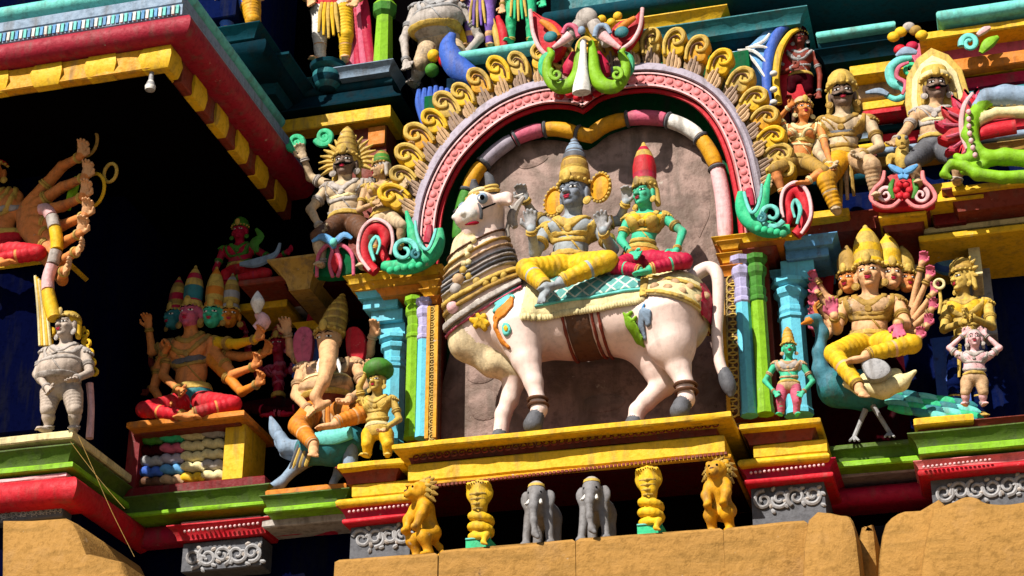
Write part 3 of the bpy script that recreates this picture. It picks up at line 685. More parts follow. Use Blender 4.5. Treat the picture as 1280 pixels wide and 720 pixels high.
X0,X1,z0,z1=XZ(-330,212,41,80,107,YE); ze0,ze1=z0,z1
mb=MB(); mb.box(X0,X1-.09,YE+.022,YE+.30,z0+.004,z1-.006,'deepyellow'); mb.build('block_course',eave)
mb=MB(); mb.box(X0,X1-.02,YE+.305,.4,z0+.008,z1-.006,'brownred'); mb.build('block_course',eave)  # side gaps coloured darker than the front ones to paint in shade
mb=MB(); mb.box(X0,X1-.10,YE+.12,.42,z0-.012,z0+.002,'soffit'); mb.build('soffit_shade',eave)  # near-black sheet that paints deep shade onto the eave's underside
n=0; x=X1-.005
while x>X0:
    mb=MB(); w_=.29; mb.bay(x-w_+.01,x-.01,YE+.02,YE+.25,z0,z1-.004,[(-.012,0),(.0,.08),(.03,.5),(.0,1)],'yellow'); mb.build('yellow_block',eave); x-=.55; n+=1
    if n>24: break
y=YE+.03
k=0
while y<.1:
    mb=MB(); mb.bay(X1-.2,X1-.005,y,y+.27,z0,z1-.004,[(-.012,0),(0,.08),(.02,.5),(0,1)],'yellow'); 
    if k: mb.build('yellow_block',eave)
    y+=.52; k+=1
# fluting on the teal band
X0,X1,z0,z1=XZ(-330,226,41,36,49,YE-.06); mb=MB()
for i in range(150):
    x=X1-.03-i*.043; c=['aqua','white','skyblue'][i%3]
    mb.box(x-.014,x+.014,YE-.088,YE-.05,z0+.01,z1-.01,c,.004)
mb.build('fluting',eave)
# bulb hanging under the eave
v_=vd*F+vr*(188-640)-vu*(108-360); p=CP+v_*((ze0-.15-CP[2])/v_[2]); mb=MB(); mb.lathe(p,np.eye(3),[(.02,.16),(.025,.06),(.035,.04),(.05,0),(.045,-.04),(.01,-.06)],['grey','white'],14)
tag(mb.build('light_bulb'),'small white bulb hanging under the dark eave soffit','light bulb')
# wall of the storey above the eave, seen past its corner
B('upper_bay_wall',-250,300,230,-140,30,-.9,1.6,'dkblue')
B('upper_bay_plinth',-250,318,260,42,56,-1.0,1.6,'darkteal','up')
B('upper_bay_plinth',-250,325,270,60,82,-.9,1.6,'deepteal','roll')
B('upper_bay_plinth',-250,345,290,90,125,-.4,1.3,'darkteal','up')
# ---------------------------------------------------------------- the arched niche with its balcony
niche=empty('arched_niche',at(700,540,-.6),'two-lobed pink and red arch with a fringe of golden flames, around the white bull','arched niche')
def NB(name,*a,**k): return band(niche,name,*a,**k)
ARC=[(549,330),(551,300),(554,268),(562,240),(578,209),(602,181),(630,158),(658,144),(684,137),(708,137),(722,140),(729,143),(738,137),(750,128),(770,121),(795,117),(820,117),(848,124),(872,138),(892,163),(906,195),(914,228),(920,262),(924,300)]
P_=spl(ARC[:12],7)[:-1]+spl(ARC[11:],7)
P_=[np.array(p) for p in P_]; 
NR=[]
for i in range(len(P_)):
    t=P_[min(i+1,len(P_)-1)]-P_[max(i-1,0)]; t/=np.linalg.norm(t)+1e-9; NR.append(np.array([t[1],-t[0]]))
ALEN=np.concatenate([[0],np.cumsum([np.linalg.norm(P_[i+1]-P_[i]) for i in range(len(P_)-1)])])
def arc(s_,o):
    i=int(np.clip(np.searchsorted(ALEN,s_)-1,0,len(P_)-2)); f=(s_-ALEN[i])/max(1e-6,ALEN[i+1]-ALEN[i])
    p=P_[i]*(1-f)+P_[i+1]*f; n=NR[i]*(1-f)+NR[i+1]*f; n=n/np.linalg.norm(n); return p+n*o,n
def ribbon(name,sec,m,s0=0,s1=None,step=4.0,path=None):
    s1=s1 if s1 is not None else ALEN[-1]; K=int((s1-s0)/step); v=[];f=[]; n=len(sec)
    for i in range(K+1):
        s_=s0+(s1-s0)*i/K
        for o,y in sec: p,_=arc(s_,o); v.append(at(p[0],p[1],y))
    for i in range(K):
        for j in range(n-1): a=i*n+j; f.append((a,a+1,a+1+n,a+n))
    f.append(tuple(range(n))[::-1]); f.append(tuple(K*n+j for j in range(n)))
    mb=MB(); mb.add(v,f,m); return mb.build(name,niche,35)
ribbon('red_rim',[(0,-.02),(0,-.62),(1.5,-.66),(5.5,-.66),(8,-.62),(8,-.05)],'red')
pk=ribbon('pink_band',[(7.5,-.1),(7.5,-.685),(9,-.70),(26,-.70),(28,-.67),(28,-.1)],'pink')
ribbon('grey_band',[(27.5,-.1),(27.5,-.70),(30,-.735),(34,-.735),(38,-.70),(38,-.1)],'lilacgrey')
ribbon('inner_rim',[(9,-.69),(9.4,-.715),(11.4,-.715),(12,-.69)],'palepink'); ribbon('inner_rim',[(24,-.69),(24.4,-.715),(26,-.715),(26.6,-.69)],'palepink')
mb=MB(); mb2=MB(); s_=30
while s_<ALEN[-1]-22:
    p,n=arc(s_,18); pell(mb,p[0],p[1],4.6,4.6,-.70,'pink',2.2)
    for o in (12.6,23.2): q,_=arc(s_+5,o); pell(mb2,q[0],q[1],1.3,1.3,-.706,'maroon',.8)
    s_+=10.4
mb.build('round_stud',pk).__setitem__('kind','stuff'); mb2.build('drilled_hole',pk).__setitem__('kind','stuff')
# flames round the arch
s_=62; i=0
while s_<ALEN[-1]-48:
    p,n=arc(s_,35); t=np.array([-n[1],n[0]])              # t runs along the arch, left to right
    if not(ALEN[-1]*.5-95<s_<ALEN[-1]*.5+12 and False):
        sg=-1 if p[0]<725 else 1; k=random.uniform(1.0,1.2); lean=random.uniform(-.08,.08)+(.34 if sg<0 else .16)*sg*(-1 if sg<0 else 1)*.0
        up_=np.array([0,-1.]); n2=n*.8+up_*.35; n2/=np.linalg.norm(n2); t2=np.array([-n2[1],n2[0]])
        Q=lambda a,b,r,dy=0:(*(p+n2*a*k+t2*b*k*sg),r*k,dy)
        mb=MB()
        dy_=.03*(i%2)
        for ol,yy,mm in (([(-3,-8),(6,-10.5),(16,-12.5),(26,-11.5),(31,-4),(30,4),(24,9),(12,9.5),(-3,8)],-.66,('ochre','tan')[i%2]),([(13,-11),(24,-14),(35,-12.5),(43,-6),(47,2),(44,8),(37,11.5),(30,9),(24,10.5),(17,7)],-.70,('yellow','gold','yellow','deepyellow')[i%4])):
            pp=[Q(a,b,1) for a,b in ol]; pplate(mb,[(q[0],q[1]) for q in pp],yy+dy_,.12,mm,.022,3)
        ptube(mb,[Q(14,-9.5,1.6,dy_),Q(26,-11.5,2.4,dy_),Q(38,-7.5,3,dy_),Q(43,1,3,dy_),Q(38,8,2.8,dy_),Q(30,6.5,2.3,dy_),Q(27,0,2,dy_),Q(32,-2,1.5,dy_)],-.71,'gold' if i%4 else 'yellow',8,4,.9); ptube(mb,[Q(20,-6,.9,dy_),Q(30,-6.5,1.2,dy_),Q(36,0,1.2,dy_),Q(34,4,.8,dy_)],-.715,'brown',6,3)
        for b,l in ((-4.5,17),(0,21),(4.5,15),(8.5,12)): ptube(mb,[Q(-2,b*.8,1.6,dy_),Q(l*.5,b,2.1,dy_),Q(l,b*.75,1.2,dy_)],-.705,'brownstem' if i%2 else 'tan',6,3,.8)
        mb.build('flame',niche)
    s_+=19.5; i+=1
# back of the niche

X0,X1,z0,z1=XZ(530,955,735,100,600,-.12); mb=MB(); mb.box(X0,X1,-.26,.35,z0,z1,'darkgreen'); mb.build('back_plate',niche)
mb=MB(); pplate(mb,[(562,600),(566,420),(572,320),(578,262),(592,226),(618,196),(652,178),(684,173),(712,177),(730,186),(742,182),(760,168),(790,158),(815,156),(846,163),(872,180),(890,206),(898,250),(902,320),(915,600)],-.40,.3,'rock',.03,3); mb.build('rock_panel',niche)
# garland of coloured rolls
G=spl([(574,300),(578,262),(587,232),(602,207),(627,184),(656,168),(690,161),(720,166),(738,170)],8)[:-1]+spl([(738,170),(760,155),(800,147),(840,152),(870,168),(890,195),(900,228),(905,262),(907,300)],8)
G=[np.array(p) for p in G]; gl=np.concatenate([[0],np.cumsum([np.linalg.norm(G[i+1]-G[i]) for i in range(len(G)-1)])])/1.0
cols=['green','green','deepyellow','lilacgrey','rose','deepyellow','deepyellow','rose','white','deepyellow','palepink']
cuts=[0,30,62,100,150,190,232,300,350,398,440,gl[-1]]
for c,a,b in zip(cols,cuts[:-1],cuts[1:]):
    pts=[]
    for s_ in np.linspace(a+1,b-1,9):
        i=int(np.clip(np.searchsorted(gl,s_)-1,0,len(G)-2)); f=(s_-gl[i])/(gl[i+1]-gl[i]); pts.append(G[i]*(1-f)+G[i+1]*f)
    mb=MB(); R=[8.6,9.6]+[9.8]*5+[9.6,8.6]; mb.tube([at(q[0],q[1],-.52) for q in pts],[r*sc(735,200,-.52) for r in R],c,12)
    mb.build('garland_roll',niche)
    if b<gl[-1]:
        mb=MB(); q=G[int(np.clip(np.searchsorted(gl,b),0,len(G)-1))]; q0=G[int(np.clip(np.searchsorted(gl,b)-1,0,len(G)-1))]; d=(at(q[0],q[1],-.52)-at(q0[0],q0[1],-.52)); d=nz(d); x=nz(np.cross(d,(0,1,0)))
        mb.torus(at(q[0],q[1],-.52),[x,np.cross(d,x),d],.072,.018,'darkgrey',14,6); mb.build('garland_tie',niche)
# jambs and pilasters
X0,X1,z0,z1=XZ(512,545,528,352,556,-.6); mb=MB(); mb.box(X0,X1,-.6,.2,z0,z1,'brownred'); mb.build('jamb',niche)
X0,X1,z0,z1=XZ(905,966,935,318,522,-.5); mb=MB(); mb.box(X0,X1,-.5,.2,z0,z1,'brownred'); mb.build('jamb',niche)
for (x0,x1,xr,yt,yb_,y) in ((534,545.5,540,382,549,-.72),(906,927,916,346,517,-.66)):
    o=NB('lattice_strip',x0,x1,xr,yt,yb_,y,.1,'brown')
    for xx in (x0+.2,x1-1.4):
        mb=MB(); band(None,'',xx,xx+1.2,xx,yt-(xx-xr)*-SL,yb_+(xx-xr)*SL,y-.022,.03,'deepyellow',mb=mb); mb.build('strip_edge',o)
    mb=MB(); n=int((yb_-yt)/9.2); w_=(x1-x0)/2-1.6; e3=[np.array([1.,0,0]),np.array([0,0,1.]),np.array([0,-1.,0])]
    for i in range(n):
        cy=yt+5+(yb_-yt-8)*i/(n-1); ss=sc(xr,cy,y); mb.torus(at(xr,cy,y-.018),e3,w_*.86*ss,1.25*ss,'gold',14,6); mb.ell(at(xr,cy,y-.018),(1.5*ss,.8*ss,1.5*ss),'gold',None,8,5)
        for sx in (-1,1): mb.ell(at(xr+sx*w_*.8,cy+4.6,y-.016),(1.7*ss,.8*ss,1.7*ss),'gold',None,7,5)
    lo_=mb.build('lattice_ring',o); lo_['kind']='stuff'
def pilaster(px,yt,yb_,w,y,c1,c2,name='pilaster'):
    """octagonal shaft with ringed neck, bulb and spreading cap"""
    p0,p1=at(px,yb_,y),at(px,yt,y); hh=p1[2]-p0[2]; r=w*.5*sc(px,yb_,y)
    mb=MB(); mb.lathe(p0,np.eye(3),[(r*1.1,0),(r*1.1,hh*.03),(r,hh*.05),(r*.96,hh*.70)],[c1],8); o=mb.build(name,niche,20)
    mb=MB(); q=hh
    mb.lathe(p0,np.eye(3),[(r*.96,q*.70),(r*1.12,q*.71),(r*1.12,q*.73),(r*.95,q*.74),(r*1.05,q*.76),(r*1.05,q*.79),(r*.9,q*.80),(r*.98,q*.84),(r*.98,q*.86),(r*1.25,q*.885),(r*1.3,q*.92),(r*1.0,q*.945),(r*1.45,q*.97),(r*1.45,q)],[c2],8); mb.build('capital',o,20)
pilaster(514,374,549,19,-.64,'lime','lime'); pilaster(527,376,548,17,-.68,'cyan','lilac')
pilaster(937,322,520,21,-.66,'cyan','lilac'); pilaster(957,320,518,21,-.66,'lime','green')
pilaster(490,424,560,30,-.42,'cyan','cyan'); pilaster(999,352,520,34,-.42,'cyan','cyan')
for (x0,x1,xr,yt,yb_,y) in ((448,492,470,360,371,-.62),(456,496,475,372,386,-.56),(466,502,485,387,402,-.5),(474,505,490,404,422,-.44),(502,514,508,406,424,-.36)):
    NB('stepped_capital',x0,x1,xr,yt,yb_,y,.6,'cyan','up' if yb_-yt<13 else 'box')
for (x0,x1,xr,yt,yb_,y,m) in ((982,1040,1010,297,308,-.62,'skyblue'),(984,1034,1010,309,323,-.55,'skyblue'),(978,1016,996,324,350,-.5,'cyan'),(966,984,975,340,352,-.36,'cyan')):
    NB('stepped_capital',x0,x1,xr,yt,yb_,y,.6,m,'up' if yb_-yt<13 else 'box')
for (x0,x1,xr,yt,yb_,y,m) in ((436,548,490,340,349,-.72,'yellow'),(440,546,490,350,358,-.68,'deepyellow'),(476,546,505,359,367,-.66,'orange'),(529,546,538,352,360,-.76,'deepyellow'),(530,546,538,362,370,-.73,'deepyellow'),(531,546,538,372,380,-.70,'orange'),
    (896,1000,940,293,302,-.72,'yellow'),(900,978,940,303,311,-.68,'orange'),(902,922,912,302,311,-.74,'deepyellow'),(903,922,912,318,328,-.70,'deepyellow'),(904,922,912,334,345,-.68,'orange'),(920,966,943,312,320,-.66,'brownred')):
    NB('corbel_moulding',x0,x1,xr,yt,yb_,y,.9,m,'up')
# balcony
NB('balcony_slab',492,912,700,535,543,-1.5,1.5,'yellow'); NB('balcony_cove',514,894,700,544,562,-1.28,1.3,'brownred','up')
NB('balcony_fascia',512,904,700,563,586,-1.34,1.3,'yellow'); NB('balcony_fillet',508,912,700,587,592,-1.40,1.4,'deepyellow')
mb=MB()
for i in range(78):
    px=514+i*5.1; p=at(px,589.3+(px-700)*SL,-1.425); mb.box(p[0]-.012,p[0]+.012,p[1],p[1]+.03,p[2]-.012,p[2]+.012,'brownred',.002)
mb.build('dentil_row',niche).__setitem__('kind','stuff')
mb=MB()
for i in range(40):
    px=520+i*9.6; p=at(px,552+(px-700)*SL,-1.37); mb.torus(p,[np.array([1.,0,0]),np.array([0,.3,1.]),np.array([0,1,-.3])],.026,.008,'brownred',10,5)
mb.build('carved_scroll',niche).__setitem__('kind','stuff')
NB('balcony_soffit',512,908,700,592.3,596,-1.36,1.3,'maroon'); NB('balcony_underside',530,905,700,596,690,-.62,.6,'soffit')  # dark red underside, its colour deepened to stand in for shade
# ---------------------------------------------------------------- the white bull and its two riders
def crop(F,lo,hi):
    sl=F.sub(lo,hi); c=object.__new__(Field); c.h=F.h; c.rough=getattr(F,'rough',.1); c.lo=F.lo+np.array([q.start for q in sl])*F.h
    c.f=F.f[sl].copy(); c.o=F.o[sl].copy(); c.n=np.array(c.f.shape); c.ax=[F.ax[i][sl[i]] for i in range(3)]; return c
def atpz(px,z,y):
    a,b=-400.,1200.
    for _ in range(40):
        m=(a+b)/2
        if at(px,m,y)[2]>z: a=m
        else: b=m
    return at(px,m,y)
def seg2(pts,y):                                    # 2-D distance (x,z) to a chain of tapered capsules given in photo pixels
    W=[at(p[0],p[1],y) for p in pts]; R=[p[2]*sc(p[0],p[1],y) for p in pts]
    def fn(X,Y,Z):
        d=None
        for i in range(max(1,len(W)-1)):
            a=W[i]; b=W[min(i+1,len(W)-1)]; bx,bz=b[0]-a[0],b[2]-a[2]; L2=bx*bx+bz*bz+1e-9
            t=np.clip(((X-a[0])*bx+(Z-a[2])*bz)/L2,0,1); q=np.sqrt((X-a[0]-bx*t)**2+(Z-a[2]-bz*t)**2)-(R[i]+(R[min(i+1,len(W)-1)]-R[i])*t)
            d=q if d is None else np.minimum(d,q)
        return d+0*Y
    lo=np.min(W,0)-max(R)-.05; hi=np.max(W,0)+max(R)+.05; return fn,lo,hi
def decal(F,name,pts,y,yback,off,m,parent):
    fn,lo,hi=seg2(pts,y); lo[1]=y-.6; hi[1]=yback
    c=crop(F,lo,hi); c=c.clip(off,lambda X,Y,Z:np.maximum(fn(X,Y,Z),Y-yback+.02)); return c.mesh(name,[m],parent)
YB=-1.08; floor=at(700,535,-1.5)[2]
bull=empty('bull_statue',np.append(at(740,520,YB)[:2],floor),'large pale cream bull statue with teal saddle cloth standing in the arched niche','statue')
g=lambda px,py,dy=0:at(px,py,YB+dy)
S=sc(720,420,YB); r=lambda v:v*S
Fb=Field(g(545,545,-.5)-np.array([.0,.3,.15]),g(912,215,.5)+np.array([.25,.2,.1]),.0125); Fb.rough=0
k=.10
bp=[(606,410,43),(660,402,50),(720,399,49),(790,394,50),(838,391,47)]
for i in range(4):
    a,b=bp[i],bp[i+1]; Fb.cone(g(a[0],a[1]),g(b[0],b[1]),r(a[2]),r(b[2]),k)
Fb.ell(g(852,394),(r(32),r(44),r(46)),None,k); Fb.ell(g(652,366),(r(34),r(26),r(22)),None,k)
Fb.cone(g(616,392,-.02),g(608,330,-.08),r(43),r(32),k); Fb.cone(g(608,330,-.08),g(606,280,-.16),r(32),r(25),k)
for a,b in (((586,310,-.2,22),(575,372,-.16,24)),((575,372,-.16,24),(586,428,-.08,24)),((586,428,-.08,24),(616,454,-.03,17)),((616,454,-.03,17),(650,462,0,9))):
    Fb.cone(g(*a[:3]),g(*b[:3]),r(a[3]),r(b[3]),.06,3)
# legs: near pair towards the viewer, far pair behind
def leg(P,nm):
    for a,b in zip(P[:-1],P[1:]): Fb.cone(g(a[0],a[1],a[2]),g(b[0],b[1],b[2]),r(a[3]),r(b[3]),.07 if a[3]>18 else .03)
    e=P[-1]; gp=atpz(e[0]-3,floor,YB+e[2]); top=g(*P[-1][:3])
    Fb.cone(top,gp+np.array([-.01,0,.15]),r(e[3]),r(e[3]*.95),.03); Fb.cone(gp+np.array([-.012,-.02,.155]),gp+np.array([-.025,-.035,.10]),r(10.5),r(12),.02,1)
leg([(650,414,-.20,33),(658,450,-.24,18),(667,478,-.26,11.5),(672,500,-.27,8.8),(674,512,-.27,9.5)],'n')
leg([(626,436,.06,25),(643,474,.08,14.5),(637,500,.08,11),(629,518,.08,10)],'f')
leg([(834,402,-.20,42),(840,432,-.22,28),(848,458,-.22,15),(856,480,-.24,10.5),(858,500,-.25,9.5)],'n')
leg([(806,422,.06,36),(826,460,.08,22),(830,480,.08,15),(808,502,.07,11),(797,513,.07,10)],'f')
# head, turned to the viewer's left
fd=nz((-.62,-.72,-.30)); hz=nz(np.array([-.05,-.25,1.])-fd*np.dot((-.05,-.25,1.),fd)); hx=np.cross(hz,fd); hx=hx if hx[0]>0 else -hx
hc=g(606,262,-.22); H=lambda a,b,c:hc+hx*r(a)+fd*r(b)+hz*r(c)
AXH=[hx,-fd,hz]
Fb.ell(hc,(r(25),r(26),r(25)),AXH,.06,0); Fb.cone(H(0,4,1),H(0,28,-9),r(22),r(17.5),.06,0)
Fb.ell(H(0,33,-10),(r(18.5),r(12),r(13)),AXH,.03,2)                      # grey muzzle
Fb.cone(H(0,8,-18),H(0,28,-27),r(15),r(11),.03,0)                     # lower jaw
for s_ in (-1,1):
    Fb.ell(H(18*s_,12,9),(r(9),r(8),r(8)),AXH,.03,0); Fb.ell(H(9*s_,43,-7),(r(5),r(4),r(4)),AXH,.015,2)
    Fb.cone(H(20*s_,-6,8),H(38*s_,-8,3),r(7),r(9),.03,0); Fb.cone(H(38*s_,-8,3),H(46*s_,-6,-4),r(9),r(3),.02,0)
Fb.mesh('body',['palebull','darkgrey','white','dewlap'],bull)
mb=MB(); mb.ell(H(3,30.5,-21),(r(15.2),r(10.5),r(2.8)),'crimson',AXH); mb.build('mouth',bull)
for s_ in (-1,1):
    mb=MB(); mb.ell(H(21*s_,17,9),(r(8.5),r(6.5),r(7.5)),'bluegrey',AXH); eo=mb.build('eye_rim',bull)
    mb=MB(); mb.ell(H(22.5*s_,18.5,9),(r(5.2),r(5.4),r(4.2)),'eyewhite',AXH); mb.build('eyeball',eo); mb=MB(); mb.ell(H(26*s_,21,9),(r(3.4),r(3.2),r(3.6)),'pupil',AXH); mb.build('pupil',eo)
    mb=MB(); mb.tube([H(14*s_,-4,18),H(17*s_,-4,28),H(17*s_,-3,38),H(14*s_,-2,45)],[r(9),r(7.5),r(6),r(3)],'darkgrey',10); ho=mb.build('horn',bull)
    mb=MB(); mb.torus(H(14.5*s_,-4,20),AXH[:1]+[fd,hz],r(9.5),r(3.2),'gold',14,6); mb.torus(H(15.5*s_,-4,25),AXH[:1]+[fd,hz],r(8.6),r(2.6),'gold',14,6); mb.build('horn_ring',ho)
mb=MB(); P=[H(20*math.cos(a),22,-7+18*math.sin(a)) for a in np.linspace(-.6,math.pi+.6,14)]; mb.tube(P,[r(2.2)]*14,'darkgrey',6); mb.tube([H(20,22,-5),H(25,4,0),H(26,-8,5)],[r(1.5)]*3,'pupil',6); mb.build('halter',bull)
# tail
mb=MB(); ptube(mb,[(860,352,10,.02),(874,340,9,.02),(888,335,8.5,0),(897,346,8,-.05),(898,380,7.5,-.05),(896,420,7,-.05),(899,450,7,-.05),(904,466,7,-.05)],YB,'palebull',12,6); tl=mb.build('tail',bull)
mb=MB(); ptube(mb,[(904,462,7,-.05),(908,474,10,-.05),(912,486,9,-.05),(914,496,3,-.05)],YB,'darkgrey',10,4); mb.build('tail_tuft',tl)
# saddle cloth grown from the back
ys=YB-.38
l0,l1,l2=at(655,398,ys),at(806,374,ys),at(884,388,ys)
def zl(X,o=0): return np.where(X<l1[0],l0[2]+(l1[2]-l0[2])*(X-l0[0])/(l1[0]-l0[0]),l1[2]+(l2[2]-l1[2])*(X-l1[0])/(l2[0]-l1[0]))+o
xa,xb,xc,xd=at(652,380,ys)[0],at(806,380,ys)[0],at(876,380,ys)[0],at(664,380,ys)[0]
lo=np.array([xa-.2,YB-.7,l1[2]-.15]); hi=np.array([xc+.3,YB+.6,g(700,300)[2]])
Fc=crop(Fb,lo,hi)
lean=lambda X,Z:X+(Z-l1[2])*-.12
Fc.clip(.022,lambda X,Y,Z:np.maximum(np.maximum(zl(X)-Z,xa-lean(X,Z)),X-xb)+0*Y).mesh('saddle_border',['cream'],bull)
sd_=Fc.clip(.034,lambda X,Y,Z:np.maximum(np.maximum(zl(X,.115)-Z,xd+.07-lean(X,Z)),X-xb+.02)+0*Y).mesh('saddle_cloth',['cloth_teal'],bull)
Fc.clip(.042,lambda X,Y,Z:np.maximum(np.maximum(np.abs(zl(X,.10)-Z)-.014,xd+.03-lean(X,Z)),X-xb)+0*Y).mesh('saddle_edging',['aqua'],sd_)
Fc.clip(.036,lambda X,Y,Z:np.maximum(np.maximum(zl(X,.02)-Z,xb-X),X-xc)+0*Y).mesh('rump_cloth',['cream'],bull)
for o in (.05,.26): Fc.clip(.05,lambda X,Y,Z:np.maximum(np.maximum(np.abs(zl(X,o)-Z)-.022,xb-.02-X),X-xc+.01)+0*Y).mesh('rump_border',['gold'],bull)
Fc.clip(.05,lambda X,Y,Z:np.maximum(np.maximum(zl(X,.0)-Z,np.abs(X-xb)-.035),-9+0*X)+0*Y).mesh('strap',['gold'],bull)
Fc.clip(.04,lambda X,Y,Z:np.maximum(np.maximum(zl(X,-.04)-Z,xc-.02-X),X-xc-.06)+0*Y).mesh('rump_edge',['crimson'],bull)
mb=MB()
for i in range(46):
    X=xa+.02+(xb-xa+.0)*i/46; Z=float(zl(X)); y_=YB-.47
    # find the hide under the fringe
    for q in range(60):
        ii=tuple(np.clip(((np.array([X,y_,Z])-Fc.lo)/Fc.h).astype(int),0,Fc.n-1))
        if Fc.f[ii]<.02: break
        y_+=.0125
    mb.ell((X,y_-.008,Z-.008),(.024,.022,.036),'cream',None,8,6)
mb.build('fringe',bull).__setitem__('kind','stuff')
mb=MB()
for i in range(8):
    for j in (0,1):
        X=xb+.10+(xc-xb-.14)*(i%4)/3+j*.05; Z=float(zl(X,.12+.10*j)); y_=YB-.55
        for q in range(60):
            ii=tuple(np.clip(((np.array([X,y_,Z])-Fc.lo)/Fc.h).astype(int),0,Fc.n-1))
            if Fc.f[ii]<.03: break
            y_+=.0125
        if i<4: mb.ell((X,y_-.012,Z),(.045,.02,.04),'tan',None,10,6)
mb.build('rump_petal',bull).__setitem__('kind','stuff')
# girth strap
xg0,xg1=at(708,420,ys)[0],at(738,420,ys)[0]
gf=crop(Fb,(xg0-.2,YB-.7,g(700,480)[2]),(xg1+.2,YB+.2,l0[2]+.1))
tl_=lambda X,Z:X+(Z-at(720,420,ys)[2])*.10
go=gf.clip(.014,lambda X,Y,Z:np.maximum(np.maximum(xg0-tl_(X,Z),tl_(X,Z)-xg1),Z-zl(X,.02))+0*Y).mesh('girth_strap',['brown'],bull)
for xx in (xg0-.035,xg1+.01,xg1+.07): gf.clip(.022,lambda X,Y,Z:np.maximum(np.abs(tl_(X,Z)-xx-.015)-.014,Z-zl(X,.02))+0*Y).mesh('strap_edge',['brownred'],go)
# neck ropes and bells
na,nb=g(606,290,-.14),g(614,395,-.02); nd=nz(nb-na); nl=np.linalg.norm(nb-na)
nf=crop(Fb,g(545,420,-.4)-.1,g(668,292,.5)+.1)
ndt=nz(nd+np.array([.45,.1,0]))
tt=lambda X,Y,Z:((X-na[0])*ndt[0]+(Y-na[1])*ndt[1]+(Z-na[2])*ndt[2])/nl
for t0,wd,of,m in ((.12,.010,.02,'brown'),(.22,.016,.03,'ochre'),(.30,.012,.03,'tan'),(.37,.013,.035,'darkgrey'),(.42,.013,.04,'stonegrey'),(.47,.013,.04,'darkgrey'),(.52,.012,.035,'stonegrey'),(.62,.026,.05,'gold'),(.71,.022,.04,'ochre'),(.84,.036,.06,'stonegrey'),(.92,.012,.03,'rose')):
    nf.clip(of,lambda X,Y,Z:np.abs(tt(X,Y,Z)-t0)*nl-wd*nl).mesh('neck_rope',[m],bull)
def on_neck(px,py,rr,m,name='bell'):
    y_=YB-.75
    for q in range(80):
        p=at(px,py,y_); ii=tuple(np.clip(((p-Fb.lo)/Fb.h).astype(int),0,Fb.n-1))
        if Fb.f[ii]<.03: break
        y_+=.0125
    p=at(px,py,y_); mb=MB(); mb.ell(p,(r(rr),r(rr),r(rr*1.1)),m); mb.build(name,bull)
for px,py in ((586,346),(596,352),(607,354),(618,351),(629,345),(579,338)): on_neck(px,py,5.2,'gold')
for px,py,m in ((570,362,'stonegrey'),(566,384,'palepink'),(573,350,'tan')): on_neck(px,py,8,m)
for px,py in ((588,310),(584,318),(586,328),(592,300),(580,330)): on_neck(px,py,4.2,'cream','bead')
yk=YB-.36; yk2=YB-.05
for pts,m,nm in (([(588,398,3),(600,400,7),(608,402,3)],'yellow','painted_flower'),([(596,392,3),(603,406,4)],'yellow','painted_flower'),([(592,404,3),(604,394,4)],'yellow','painted_flower'),
    ([(622,378,5),(634,366,6),(644,358,3)],'aqua','painted_feather'),([(618,388,3),(628,378,6),(640,372,4)],'aqua','painted_feather'),
    ([(640,372,3),(636,384,7),(628,392,9),(621,398,6)],'orange','painted_paisley'),([(621,398,4),(619,410,3),(626,425,3),(636,434,2)],'orange','painted_paisley'),([(634,412,6),(635,416,6)],'aqua','painted_spot'),([(634,413,3),(635,415,3)],'yellow','painted_spot'),
    ([(780,392,2),(786,402,6),(794,414,6),(800,420,3)],'lime','painted_leaf'),([(783,394,3),(790,391,2)],'lime','painted_leaf'),([(788,402,3),(796,399,2)],'lime','painted_leaf'),
    ([(806,422,2),(802,408,4),(806,396,6),(813,398,5),(812,408,4)],'bluegrey','painted_plume'),([(806,392,2),(808,386,1.5)],'skyblue','painted_plume')):
    decal(Fb,nm,pts,yk,yk2,.022 if m not in('yellow',) else .03,m,bull)
# anklets
for (px,py,dy,rr) in ((672,500,-.27,11.5),(673,507,-.27,11.5),(857,482,-.24,13),(858,490,-.245,12.8)):
    mb=MB(); mb.torus(g(px,py,dy),np.eye(3),r(rr),r(2.2),'brown',18,6); mb.build('anklet',bull)
# riders
kinga=dict(p=[(684,288),(669,316,-.12),(664,288,-.30)],n=(0,-1,0),d=(0,-.1,1))
fig('statue','blue-grey four-armed god statue with tall crown and yellow leggings riding the bull',-1.12,47,dict(head=(718,243,-.06),neck=(716,270),pelvis=(712,334),
  arms=[kinga,dict(p=[(749,286),(766,312,-.1),(754,290,-.34)],d=(-.1,-.15,1),n=(0,-1,0),side=-1),
        dict(p=[(688,284,.10),(666,268,.14),(657,250,.0)],d=(-.3,-.3,1),curl=.7,r=.9),dict(p=[(744,282,.10),(775,276,.14),(782,254,0)],d=(.2,-.3,1),curl=.7,r=.9,side=-1)],
  legs=[dict(p=[(702,336,-.1),(658,336,-.34),(682,358,-.52)],toe=(-.25,-.5,-.8)),dict(p=[(726,334,-.1),(760,326,-.34),(700,352,-.50)],toe=(-1,-.2,-.15),foot=True)]),
  skin='bluebody',headskin='blueface',palm='grey',cloth='yellow',band='gold',girdle='gold',face=(-.34,-1,-.1),neck=3,
  crown=dict(h=72,s='tall',m=['gold','ochre','gold','ochre','gold','ochre','gold','ochre','gold','ochre','darkgrey','bluegrey','darkgrey','bluegrey','darkgrey','bluegrey','darkgrey','bluegrey','darkgrey'],ears=20,dm='deepyellow'))
